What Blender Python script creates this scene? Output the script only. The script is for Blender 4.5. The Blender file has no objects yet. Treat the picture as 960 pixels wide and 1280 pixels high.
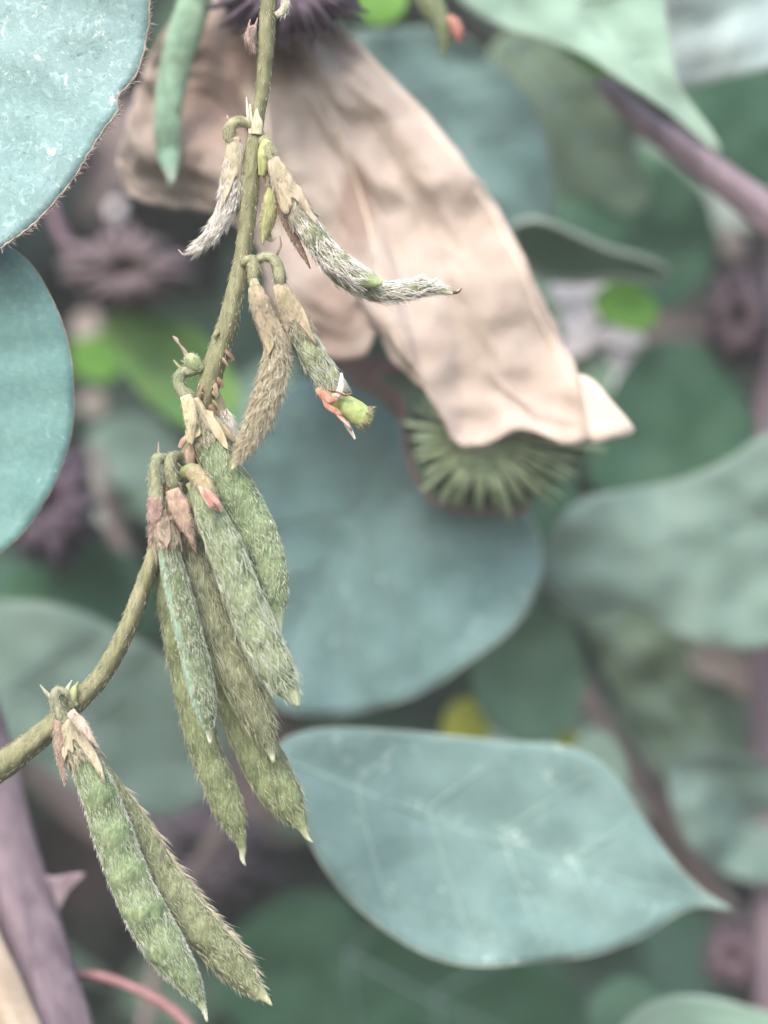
import bpy, math, random
import numpy as np
from mathutils import Vector, noise

S = bpy.context.scene
C = S.collection
R = math.radians
RNG = np.random.default_rng(7)
random.seed(7)

# ------------------------------------------------------------------ camera, sky, sun, exposure
# 1 unit = 1 centimetre
S.unit_settings.scale_length = 0.01
D = 22.0          # camera to the plane of the sharp pods
H = 75.0          # camera height over the soil
cd = bpy.data.cameras.new('camera'); cam = bpy.data.objects.new('camera', cd); C.objects.link(cam)
cam.location = (0, -D, H); cam.rotation_euler = (R(90), 0, 0)
cd.sensor_fit = 'VERTICAL'; cd.sensor_height = 24.0; cd.lens = 24.0 * D / 12.8
cd.clip_start = 0.5; cd.clip_end = 6000
cd.dof.use_dof = True; cd.dof.focus_distance = D - 0.15
APERTURE = 0.92
cd.dof.aperture_fstop = cd.lens * 1e-3 / APERTURE
S.camera = cam

W = bpy.data.worlds.new('World'); S.world = W; W.use_nodes = True
nt = W.node_tree; bg = nt.nodes['Background']
sky = nt.nodes.new('ShaderNodeTexSky'); sky.sky_type = 'NISHITA'; sky.sun_disc = False
SUN_EL, SUN_AZ = R(48), R(205)      # azimuth clockwise from +Y: behind and to the left of the camera
sky.sun_elevation = SUN_EL; sky.sun_rotation = SUN_AZ
sky.air_density = 1.6; sky.dust_density = 4.0; sky.ozone_density = 1.0
nt.links.new(sky.outputs[0], bg.inputs[0]); bg.inputs[1].default_value = 0.15
sl = bpy.data.lights.new('sun', 'SUN'); sl.energy = 1.25; sl.angle = R(28); sl.color = (1.0, 0.95, 0.88)
so = bpy.data.objects.new('sun', sl); C.objects.link(so)
sd = Vector((math.sin(SUN_AZ) * math.cos(SUN_EL), math.cos(SUN_AZ) * math.cos(SUN_EL), math.sin(SUN_EL)))
so.rotation_euler = sd.to_track_quat('Z', 'Y').to_euler(); so.location = (0, 0, 200)
S.view_settings.view_transform = 'Standard'; S.view_settings.look = 'None'
S.view_settings.exposure = 1.40; S.view_settings.gamma = 1.0; S.view_settings.use_curve_mapping = False

# ------------------------------------------------------------------ helpers
def P(px, py, d=0.0):
    s = (D + d) / D
    return Vector(((px - 480) / 100 * s, d, H + (640 - py) / 100 * s))

def lin(c):
    l = [(x / 255 / 12.92 if x <= 10 else ((x / 255 + 0.055) / 1.055) ** 2.4) for x in c]
    g = .3 * l[0] + .6 * l[1] + .1 * l[2]
    return tuple(x * .88 + g * .12 for x in l)          # muted natural pigments

def catmull(pts, n, closed=False):
    """resample rows of numbers with a Catmull-Rom spline to n rows"""
    p = np.array(pts, float)
    m = len(p)
    seg = m if closed else m - 1
    if closed: ext = np.vstack([p[-1], p, p[0], p[1]])
    else: ext = np.vstack([2 * p[0] - p[1], p, 2 * p[-1] - p[-2]])
    # chord lengths for an even parameter
    q = p if not closed else np.vstack([p, p[0]])
    L = np.concatenate([[0], np.cumsum(np.linalg.norm(np.diff(q[:, :2], axis=0), axis=1) + 1e-6)])
    tt = np.linspace(0, L[-1], n, endpoint=not closed)
    i = np.clip(np.searchsorted(L, tt, side='right') - 1, 0, seg - 1)
    u = ((tt - L[i]) / (L[i + 1] - L[i]))[:, None]
    a, b, c, d = ext[i], ext[i + 1], ext[i + 2], ext[i + 3]
    return 0.5 * (2 * b + (c - a) * u + (2 * a - 5 * b + 4 * c - d) * u ** 2 + (3 * b - a - 3 * c + d) * u ** 3)

WORLD = {}
def link(name, verts, faces, mat, parent=None, origin=None, smooth=True, attrs=None, kind=None):
    verts = np.asarray(verts, float)
    if origin is None: origin = Vector(verts[0])
    origin = Vector(origin)
    v = verts - np.array(origin)
    me = bpy.data.meshes.new(name)
    f = np.asarray(faces) if not isinstance(faces, list) else None
    if f is not None and f.ndim == 2:
        k = f.shape[1]
        me.vertices.add(len(v)); me.vertices.foreach_set('co', v.astype(np.float32).ravel())
        me.loops.add(f.size); me.loops.foreach_set('vertex_index', f.astype(np.int32).ravel())
        me.polygons.add(len(f)); me.polygons.foreach_set('loop_start', np.arange(0, f.size, k, dtype=np.int32))
        me.update(calc_edges=True)
    else:
        me.from_pydata(v.tolist(), [], [tuple(int(i) for i in q) for q in faces])
    if smooth: me.polygons.foreach_set('use_smooth', np.ones(len(me.polygons), bool))
    for k, arr in (attrs or {}).items():
        at = me.attributes.new(k, 'FLOAT', 'POINT'); at.data.foreach_set('value', np.asarray(arr, np.float32).ravel())
    me.materials.append(mat)
    o = bpy.data.objects.new(name, me); C.objects.link(o)
    WORLD[o.name] = origin
    if parent is not None:
        o.parent = parent; o.location = origin - WORLD[parent.name]
    else: o.location = origin
    if kind: o['kind'] = kind
    return o

def empty(name, loc, label, cat, group=None):
    o = bpy.data.objects.new(name, None); C.objects.link(o)
    o.location = loc; o.empty_display_size = 0.5; WORLD[o.name] = Vector(loc)
    o['label'] = label; o['category'] = cat
    group = group or {'leaf': 'broad leaves around and behind the pods', 'petal': 'pale petals out of focus behind', 'seed head': 'whorled spiny seed heads', 'bract': 'loose bracts'}.get(cat)
    if group: o['group'] = group
    return o

def grid_faces(n, m, wrap=True):
    """n rows of m verts"""
    i = np.arange(n - 1)[:, None]; j = np.arange(m if wrap else m - 1)[None, :]
    j2 = (j + 1) % m
    return np.stack([i * m + j, i * m + j2, (i + 1) * m + j2, (i + 1) * m + j], -1).reshape(-1, 4)

class Sweep:
    """a tube through pixel/depth rows (px, py, d, half width in px) laid out in space"""
    def __init__(s, rows, n=60, flat=1.0, roll=0.0):
        r = catmull(rows, n)
        s.n = n; s.c = np.array([P(a, b, d) for a, b, d, w in r])
        s.w = np.maximum(r[:, 3], 0.25) / 100 * (D + r[:, 2]) / D
        T = np.gradient(s.c, axis=0); s.T = T / np.linalg.norm(T, axis=1)[:, None]
        side = np.cross(s.T, np.array([0, 1.0, 0])); side /= np.linalg.norm(side, axis=1)[:, None] + 1e-9
        nor = np.cross(side, s.T)
        cr, sr = math.cos(roll), math.sin(roll)
        s.A = side * cr + nor * sr; s.B = -side * sr + nor * cr
        s.flat = flat
    def at(s, t, a, k=1.0, off=0.0, wmod=None):
        """t, a arrays -> positions and outward normals"""
        x = np.clip(t, 0, 1) * (s.n - 1); i = np.clip(x.astype(int), 0, s.n - 2); f = (x - i)[..., None]
        L = lambda z: z[i] * (1 - f) + z[i + 1] * f
        c, A, B, T = L(s.c), L(s.A), L(s.B), L(s.T)
        w = (L(s.w[:, None]))[..., 0] * k + off
        if wmod is not None: w = w * wmod
        ca, sa = np.cos(a), np.sin(a)
        pos = c + A * (w * ca)[..., None] + B * (w * s.flat * sa)[..., None]
        nor = A * ca[..., None] + B * (sa / max(s.flat, .2))[..., None]
        nor /= np.linalg.norm(nor, axis=-1)[..., None]
        return pos, nor, T

def fbm(p, sc, amp):
    return np.array([noise.noise(Vector(q) * sc) for q in p]) * amp

def tube(name, rows, mat, parent=None, n=40, m=16, flat=1.0, roll=0.0, rough=0.0, ribs=0, ribamp=0.0, **kw):
    s = Sweep(rows, n, flat, roll)
    t, a = np.meshgrid(np.linspace(0, 1, n), np.linspace(0, 2 * math.pi, m, endpoint=False), indexing='ij')
    wm = 1 + (ribamp * np.cos(ribs * a) if ribs else 0 * a)
    pos, nor, T = s.at(t.ravel(), a.ravel(), wmod=wm.ravel())
    if rough: pos = pos + nor * fbm(pos, 6.0, rough)[:, None] * np.repeat(s.w, m)[:, None]
    v = pos; f = grid_faces(n, m).tolist()
    f.append(list(range(m))[::-1]); f.append([(n - 1) * m + j for j in range(m)])
    o = link(name, v, f, mat, parent, origin=s.c[0], attrs={'t': t, 'sut': np.cos(a) ** 2}, **kw)
    return o, s

def hair_mesh(pos, dirs, bend, length, rad, segs=3):
    """tapered three sided hairs"""
    N = len(pos)
    dirs = dirs / np.linalg.norm(dirs, axis=1)[:, None]
    ref = np.where(np.abs(dirs[:, 1:2]) < 0.8, np.array([[0, 1.0, 0]]), np.array([[1.0, 0, 0]]))
    u = np.cross(dirs, ref); u /= np.linalg.norm(u, axis=1)[:, None]; w = np.cross(dirs, u)
    rings = []
    for k in range(segs):
        s = k / segs
        c = pos + dirs * (length * s)[:, None] + bend * (length * s * s)[:, None]
        r = rad * (1 - 0.75 * s)
        for j in range(3):
            a = j * 2.0944
            rings.append(c + u * (r * math.cos(a))[:, None] + w * (r * math.sin(a))[:, None])
    tip = pos + dirs * length[:, None] + bend * length[:, None]
    V = np.stack(rings + [tip], 1)            # N, 3*segs+1, 3
    F = []
    for k in range(segs - 1):
        for j in range(3):
            a0, a1, b0, b1 = 3 * k + j, 3 * k + (j + 1) % 3, 3 * k + 3 + j, 3 * k + 3 + (j + 1) % 3
            F += [(a0, a1, b1), (a0, b1, b0)]
    k = segs - 1
    for j in range(3): F.append((3 * k + j, 3 * k + (j + 1) % 3, 3 * segs))
    F = np.array(F)[None] + (np.arange(N) * (3 * segs + 1))[:, None, None]
    return V.reshape(-1, 3), F.reshape(-1, 3)

def hairs(s, mat, parent, n, length, rad=0.006, lift=0.3, wild=0.25, t0=0.0, t1=1.0, k=1.0, a_center=None, a_spread=1.0, clump=0.35, segs=3, curl=-0.2):
    t = t0 + (t1 - t0) * RNG.random(n * 2)
    wv = np.interp(t, np.linspace(0, 1, s.n), s.w)
    keep = RNG.random(n * 2) < (0.2 + 0.8 * wv / s.w.max()) * np.interp(t, [0, .88, 1], [1, 1, .35])
    t = t[keep][:n]; N = len(t)
    wv0 = np.interp(t, np.linspace(0, 1, s.n), s.w)
    if a_center is None: a = RNG.random(N) * 2 * math.pi
    else: a = a_center + RNG.normal(0, a_spread, N)
    pos, nor, T = s.at(t, a, k)
    sidev = np.cross(T, nor)
    Lm = np.interp(t, [0, .12, .8, .93, 1], [.8, 1, 1, .5, .25])
    wig = np.sin(t * 37 + 3 * np.sin(a * 3 + t * 9)) * clump + np.sin(t * 91 + a * 5) * clump * .5
    dirs = T + nor * (lift * (0.3 + 1.1 * RNG.random(N)))[:, None] + sidev * (wig + RNG.normal(0, wild, N))[:, None]
    bend = nor * (curl * lift * RNG.random(N))[:, None] + sidev * RNG.normal(0, 0.12, N)[:, None] + np.array([[0, 0, -0.06]])
    ln = length * (0.45 + 0.9 * RNG.random(N)) * Lm
    V, F = hair_mesh(pos + nor * (0.035 * wv0)[:, None] - nor * 0.003, dirs, bend, ln, rad * (0.6 + 0.7 * RNG.random(N)), segs)
    return link('hair', V, F, mat, parent, origin=s.c[0], smooth=True, kind='stuff')

# ------------------------------------------------------------------ materials
def new_mat(name):
    m = bpy.data.materials.new(name); m.use_nodes = True
    n = m.node_tree; b = n.nodes['Principled BSDF']; out = n.nodes['Material Output']
    return m, n, b, out

def nz(n, coord, scale, detail=5, rough=0.6, dist=0.0):
    t = n.nodes.new('ShaderNodeTexNoise'); t.inputs['Scale'].default_value = scale
    t.inputs['Detail'].default_value = detail; t.inputs['Roughness'].default_value = rough
    t.inputs['Distortion'].default_value = dist
    n.links.new(coord, t.inputs['Vector']); return t.outputs['Fac']

def rmp(n, fac, a, b, lo=0.0, hi=1.0):
    t = n.nodes.new('ShaderNodeMapRange'); t.inputs[1].default_value = a; t.inputs[2].default_value = b
    t.inputs[3].default_value = lo; t.inputs[4].default_value = hi
    n.links.new(fac, t.inputs[0]); return t.outputs[0]

def mix(n, fac, a, b):
    t = n.nodes.new('ShaderNodeMix'); t.data_type = 'RGBA'
    if isinstance(fac, (int, float)): t.inputs[0].default_value = fac
    else: n.links.new(fac, t.inputs[0])
    for i, c in ((6, a), (7, b)):
        if isinstance(c, tuple): t.inputs[i].default_value = (*c, 1)
        else: n.links.new(c, t.inputs[i])
    return t.outputs[2]

def math_(n, op, a, b=0.0):
    t = n.nodes.new('ShaderNodeMath'); t.operation = op
    for i, c in ((0, a), (1, b)):
        if isinstance(c, (int, float)): t.inputs[i].default_value = c
        else: n.links.new(c, t.inputs[i])
    return t.outputs[0]

def objco(n):
    t = n.nodes.new('ShaderNodeTexCoord'); return t.outputs['Object']

def finish(n, b, out, col, rough, bump=None, bstr=0.3, bdist=0.02, transl=0.0, spec=0.3, tcol=None):
    if isinstance(col, tuple): b.inputs['Base Color'].default_value = (*col, 1)
    else: n.links.new(col, b.inputs['Base Color'])
    b.inputs['Roughness'].default_value = rough
    b.inputs['Specular IOR Level'].default_value = spec
    if bump is not None:
        bp = n.nodes.new('ShaderNodeBump'); bp.inputs['Strength'].default_value = bstr; bp.inputs['Distance'].default_value = bdist
        n.links.new(bump, bp.inputs['Height']); n.links.new(bp.outputs[0], b.inputs['Normal'])
    if transl:
        tr = n.nodes.new('ShaderNodeBsdfTranslucent'); mx = n.nodes.new('ShaderNodeMixShader')
        c = tcol if tcol is not None else col
        if isinstance(c, tuple): tr.inputs[0].default_value = (*c, 1)
        else: n.links.new(c, tr.inputs[0])
        mx.inputs[0].default_value = transl
        n.links.new(b.outputs[0], mx.inputs[1]); n.links.new(tr.outputs[0], mx.inputs[2]); n.links.new(mx.outputs[0], out.inputs[0])

def mat_leaf(name, c1, c2, fleck=None, fleck_amt=0.5, rough=0.7, transl=0.12, scale=0.7, fine=True, cell=5.0, spec=0.18, crumbs=False):
    m, n, b, out = new_mat(name); co = objco(n)
    col = mix(n, rmp(n, nz(n, co, scale, 4, .55, .6), .35, .68), lin(c1), lin(c2))
    bump = None
    if fine:
        v = n.nodes.new('ShaderNodeTexVoronoi'); v.feature = 'DISTANCE_TO_EDGE'; v.inputs['Scale'].default_value = cell
        # wander the cells so the net does not look like a regular mesh
        w = n.nodes.new('ShaderNodeTexNoise'); w.inputs['Scale'].default_value = 2.5; n.links.new(co, w.inputs['Vector'])
        ad = n.nodes.new('ShaderNodeMix'); ad.data_type = 'RGBA'; ad.blend_type = 'ADD'; ad.inputs[0].default_value = 0.35
        n.links.new(co, ad.inputs[6]); n.links.new(w.outputs['Color'], ad.inputs[7]); n.links.new(ad.outputs[2], v.inputs['Vector'])
        edge = rmp(n, v.outputs['Distance'], 0.0, 0.10, 1, 0)
        g = nz(n, co, 28, 4, .7)
        bump = math_(n, 'ADD', math_(n, 'MULTIPLY', edge, -0.22), math_(n, 'MULTIPLY', g, 1.0))
        dk = tuple(x * 0.78 for x in lin(c1))
        col = mix(n, math_(n, 'MULTIPLY', edge, 0.08), col, dk)
        col = mix(n, rmp(n, nz(n, co, 9, 5, .7), .45, .75, 0, .35), col, lin(tuple(min(255, x + 32) for x in c2)))
    if crumbs:
        col = mix(n, rmp(n, nz(n, co, 7, 8, .8, 1.0), .52, .62, 0, .5), col, lin(tuple(min(255, x + 42) for x in c2)))
        col = mix(n, rmp(n, nz(n, co, 6, 8, .85, 2.0), .45, .37, 0, .75), col, tuple(x * .55 for x in lin(c1)))
    if fleck:
        a = rmp(n, nz(n, co, 5 if not crumbs else 9, 6, .7, .8), .60, .66)
        bmask = rmp(n, nz(n, co, .9, 2, .5), .46, .56)
        col = mix(n, math_(n, 'MULTIPLY', math_(n, 'MULTIPLY', a, bmask), fleck_amt), col, lin(fleck))
    finish(n, b, out, col, rough, bump, 0.35, 0.02, transl, spec)
    return m

def mat_pod(name, c1, c2, tip, sut, tint=None, tip_from=0.9, band=.93, pale=.36):
    m, n, b, out = new_mat(name); co = objco(n)
    at = n.nodes.new('ShaderNodeAttribute'); at.attribute_name = 't'
    as_ = n.nodes.new('ShaderNodeAttribute'); as_.attribute_name = 'sut'
    mp = n.nodes.new('ShaderNodeMapping'); mp.inputs['Scale'].default_value = (1, 1, .45); n.links.new(co, mp.inputs[0])
    c1 = tuple(x * .84 for x in c1); c2 = tuple(x * .90 for x in c2)
    col = mix(n, rmp(n, nz(n, mp.outputs[0], 3.5, 5, .6, .5), .36, .66), lin(c1), lin(c2))
    col = mix(n, rmp(n, nz(n, mp.outputs[0], 17, 5, .7), .48, .7, 0, .5), col, lin(tuple(min(255, x + 30) for x in c2)))
    col = mix(n, rmp(n, nz(n, mp.outputs[0], 12, 4, .7), .5, .32, 0, .55), col, tuple(x * .5 for x in lin(c1)))
    st = n.nodes.new('ShaderNodeMapping'); st.inputs['Scale'].default_value = (1, 1, .16); n.links.new(co, st.inputs[0])
    wool = nz(n, st.outputs[0], 34, 4, .65, .6)
    col = mix(n, rmp(n, wool, .50, .66, 0, pale), col, lin(tuple(min(245, x + 62) for x in c2)))
    if tint: col = mix(n, rmp(n, nz(n, co, 1.3, 3, .6), .45, .65, 0, .8), col, lin(tint))
    col = mix(n, rmp(n, as_.outputs['Fac'], band, 1.0, 0, .75), col, lin(sut))
    col = mix(n, rmp(n, at.outputs['Fac'], tip_from, 1.0), col, lin(tip))
    bump = math_(n, 'ADD', nz(n, mp.outputs[0], 14, 6, .7), math_(n, 'MULTIPLY', wool, 1.1))
    finish(n, b, out, col, 0.6, bump, 0.8, 0.03, 0.08, 0.25)
    return m

def mat_hair(name, c1, c2):
    m, n, b, out = new_mat(name)
    g = n.nodes.new('ShaderNodeNewGeometry')
    col = mix(n, g.outputs['Random Per Island'], lin(c1), lin(c2))
    finish(n, b, out, col, 0.45, None, transl=0.45, spec=0.5)
    return m

def mat_plain(name, c1, c2, scale=4.0, rough=0.65, transl=0.0, stretch=(1, 1, 1), bstr=0.5, bdist=0.02, island=False):
    m, n, b, out = new_mat(name); co = objco(n)
    mp = n.nodes.new('ShaderNodeMapping'); mp.inputs['Scale'].default_value = stretch; n.links.new(co, mp.inputs[0])
    k = nz(n, mp.outputs[0], scale, 6, .65, .4)
    if island:
        g = n.nodes.new('ShaderNodeNewGeometry'); f = g.outputs['Random Per Island']
    else: f = rmp(n, k, .33, .67)
    col = mix(n, f, lin(c1), lin(c2))
    finish(n, b, out, col, rough, k, bstr, bdist, transl, 0.25)
    return m

M = {}
M['leaf_bright'] = mat_leaf('glaucous leaf', (120, 158, 163), (138, 172, 178), (226, 240, 238), 1.0, .6, .1, cell=3.0, crumbs=True)
M['leaf_side'] = mat_leaf('blue green leaf', (94, 138, 140), (106, 150, 150), (160, 196, 192), .6, .6, .1)
M['leaf_blue'] = mat_leaf('grey blue leaf', (96, 132, 134), (108, 142, 144), (172, 194, 194), .8, .55, .08)
M['leaf_teal'] = mat_leaf('teal leaf', (96, 128, 128), (108, 140, 140), (184, 202, 202), .9, .55, .1)
M['leaf_dull'] = mat_leaf('dull grey green leaf', (98, 126, 120), (112, 138, 132), None, 0, .6, .1, fine=False)  # even dull grey-green leaf colour
M['leaf_dark'] = mat_leaf('dark green leaf', (44, 88, 66), (62, 104, 84), None, 0, .55, .15, fine=False)
M['leaf_mid'] = mat_leaf('mid green leaf', (78, 118, 98), (92, 130, 110), None, 0, .6, .15, fine=False)
M['leaf_pale'] = mat_leaf('pale mint leaf', (128, 164, 150), (144, 176, 164), None, 0, .6, .2, fine=False)
M['leaf_ice'] = mat_leaf('pale blue leaf', (150, 174, 178), (166, 184, 190), None, 0, .6, .2, fine=False)
M['leaf_vivid'] = mat_leaf('fresh green leaf', (78, 138, 40), (104, 158, 62), None, 0, .5, .25, fine=False)
M['leaf_fade'] = mat_leaf('fresh green leaf fading to blue green', (96, 150, 88), (130, 178, 84), None, 0, .5, .2, fine=False)
M['leaf_yellow'] = mat_leaf('yellow leaf', (166, 180, 36), (186, 194, 56), None, 0, .5, .25, fine=False)
M['leaf_greygreen'] = mat_leaf('moss grey leaf', (96, 122, 104), (112, 136, 116), None, 0, .6, .15, fine=False)
M['lilac'] = mat_leaf('lilac white petal', (240, 236, 246), (246, 242, 248), None, 0, .6, .3, fine=False)
M['dull_petal'] = mat_leaf('dull petal', (150, 140, 140), (170, 158, 156), None, 0, .6, .3, fine=False)
M['rim'] = mat_plain('leaf rim', (140, 160, 152), (170, 178, 168), 5)
M['rim_brown'] = mat_plain('brown leaf rim', (120, 104, 98), (176, 160, 150), 9)
M['rim_dim'] = mat_plain('dull leaf rim', (110, 128, 122), (130, 146, 138), 5)
M['vein'] = mat_plain('leaf vein', (132, 164, 160), (146, 176, 170), 3)
M['vein_dim'] = mat_plain('dim leaf vein', (106, 134, 138), (120, 146, 148), 3)
M['stem'] = mat_plain('olive stem', (98, 102, 72), (136, 136, 102), 12, .6, 0, (1, 1, .3), .8, .03)
M['purple'] = mat_plain('purple stalk', (98, 84, 98), (138, 122, 134), 4, .7, 0, (1, 1, .18), .8, .04)
M['purple_dark'] = mat_plain('dusky purple stalk', (96, 76, 92), (124, 100, 118), 1.4, .5, 0, (1, 1, .3), .3)
M['red_stalk'] = mat_plain('reddish stalk', (136, 98, 104), (152, 112, 116), 2)
M['tan_stalk'] = mat_plain('tan stalk', (160, 144, 128), (180, 164, 150), 2)
M['grey_stalk'] = mat_plain('grey brown twig', (118, 106, 108), (140, 126, 126), 2)
M['soil'] = mat_plain('soil', (48, 42, 34), (78, 66, 52), 0.2, .95, 0, (1, 1, 1), 1.0, .6)

M['hair_white'] = mat_hair('white hair', (255, 254, 252), (238, 236, 232))
M['hair_silver'] = mat_hair('silver green hair', (236, 242, 230), (196, 208, 182))
M['hair_tan'] = mat_hair('tan hair', (236, 230, 212), (190, 180, 154))
M['hair_cream'] = mat_hair('cream hair', (246, 240, 222), (214, 204, 178))
M['hair_moss'] = mat_hair('moss hair', (222, 226, 198), (172, 180, 142))
M['hair_olive'] = mat_hair('olive hair', (190, 184, 158), (140, 134, 106))
M['hair_rim'] = mat_hair('short rim hair', (208, 196, 188), (140, 124, 116))
M['hair_dark'] = mat_hair('dark bristle', (150, 120, 100), (220, 210, 190))

# ------------------------------------------------------------------ ground and far undergrowth
def terrain():
    n = 60; xs = np.concatenate([-np.geomspace(3000, 5, n // 2), np.geomspace(5, 3000, n // 2)])
    X, Y = np.meshgrid(xs, xs, indexing='ij')
    Z = np.array([noise.noise(Vector((x * .02, y * .02, 0))) * 2 * min(1, 400 / (1 + abs(x) + abs(y))) for x, y in zip(X.ravel(), Y.ravel())])
    v = np.stack([X.ravel(), Y.ravel() + 20, Z], 1)
    link('ground', v, grid_faces(len(xs), len(xs), False), M['soil'], origin=(0, 0, 0), kind='structure')
terrain()

def undergrowth(name, N, lo, hi, size, mats, seed):
    r = np.random.default_rng(seed)
    # one ovate leaf, folded along the midrib: 2 x 6 quads
    prof = np.array([0.02, .55, .9, 1, .8, .42, .02]); L = np.linspace(0, 1, 7)
    base = []
    for i in range(7):
        for sgn in (-1, -.5, 0, .5, 1):
            base.append((sgn * prof[i] * .38, L[i] - .5, abs(sgn) * .10 * prof[i] - (L[i] - .5) ** 2 * .35))
    base = np.array(base)
    F = grid_faces(7, 5, False)
    pos = lo + (hi - lo) * r.random((N, 3))
    # random rotation, blades mostly facing the open side and the light
    yaw = r.normal(0, .9, N); pitch = r.normal(R(50), .5, N); roll = r.random(N) * 2 * math.pi
    sc = size * (0.5 + r.random(N))
    def rot(v, ax, an):
        c, s = np.cos(an)[:, None], np.sin(an)[:, None]; o = v.copy()
        i, j = [(1, 2), (2, 0), (0, 1)][ax]
        o[..., i] = v[..., i] * c - v[..., j] * s; o[..., j] = v[..., i] * s + v[..., j] * c
        return o
    V = np.repeat(base[None], N, 0) * sc[:, None, None]
    V = rot(V, 2, roll); V = rot(V, 0, pitch); V = rot(V, 2, yaw)
    V = V + pos[:, None, :]
    FF = (F[None] + (np.arange(N) * 35)[:, None, None]).reshape(-1, 4)
    o = link(name, V.reshape(-1, 3), FF, mats, origin=(0, float(lo[1]), H), kind='stuff')
    return o
def mat_under(name, cols):
    m, n, b, out = new_mat(name)
    g = n.nodes.new('ShaderNodeNewGeometry'); cr = n.nodes.new('ShaderNodeValToRGB'); cr.color_ramp.interpolation = 'CONSTANT'
    el = cr.color_ramp.elements
    while len(el) < len(cols): el.new(.5)
    for i, c in enumerate(cols): el[i].position = i / len(cols); el[i].color = (*lin(c), 1)
    n.links.new(g.outputs['Random Per Island'], cr.inputs[0])
    finish(n, b, out, cr.outputs[0], .6, None, transl=.15)
    return m
M['under'] = mat_under('undergrowth leaves', [(64, 98, 82), (92, 120, 110), (60, 90, 78), (112, 140, 132), (76, 108, 96), (48, 68, 60), (104, 94, 98), (86, 116, 102), (54, 84, 74), (120, 134, 130)])
M['under_far'] = mat_under('far undergrowth leaves', [(58, 88, 70), (66, 96, 80), (54, 80, 66), (76, 104, 92), (84, 78, 78), (56, 76, 66)])
g = undergrowth('undergrowth', 900, np.array([-24, 17, H - 34.]), np.array([24, 30, H + 30.]), 5.0, M['under'], 3)
g['label'] = 'blurred mass of dark green leaves filling the gaps behind'; g['category'] = 'undergrowth'
g = undergrowth('hedge_foliage', 3500, np.array([-60, 32, 2.]), np.array([60, 60, H + 60.]), 8.0, M['under_far'], 4)
g['label'] = 'dark shaded foliage mass farthest behind everything'; g['category'] = 'foliage'

# ------------------------------------------------------------------ broad leaves
def inside(pt, poly):
    x, y = pt; c = False; n = len(poly); j = n - 1
    for i in range(n):
        if (poly[i][1] > y) != (poly[j][1] > y) and x < (poly[j][0] - poly[i][0]) * (y - poly[i][1]) / (poly[j][1] - poly[i][1] + 1e-9) + poly[i][0]: c = not c
        j = i
    return c

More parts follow.
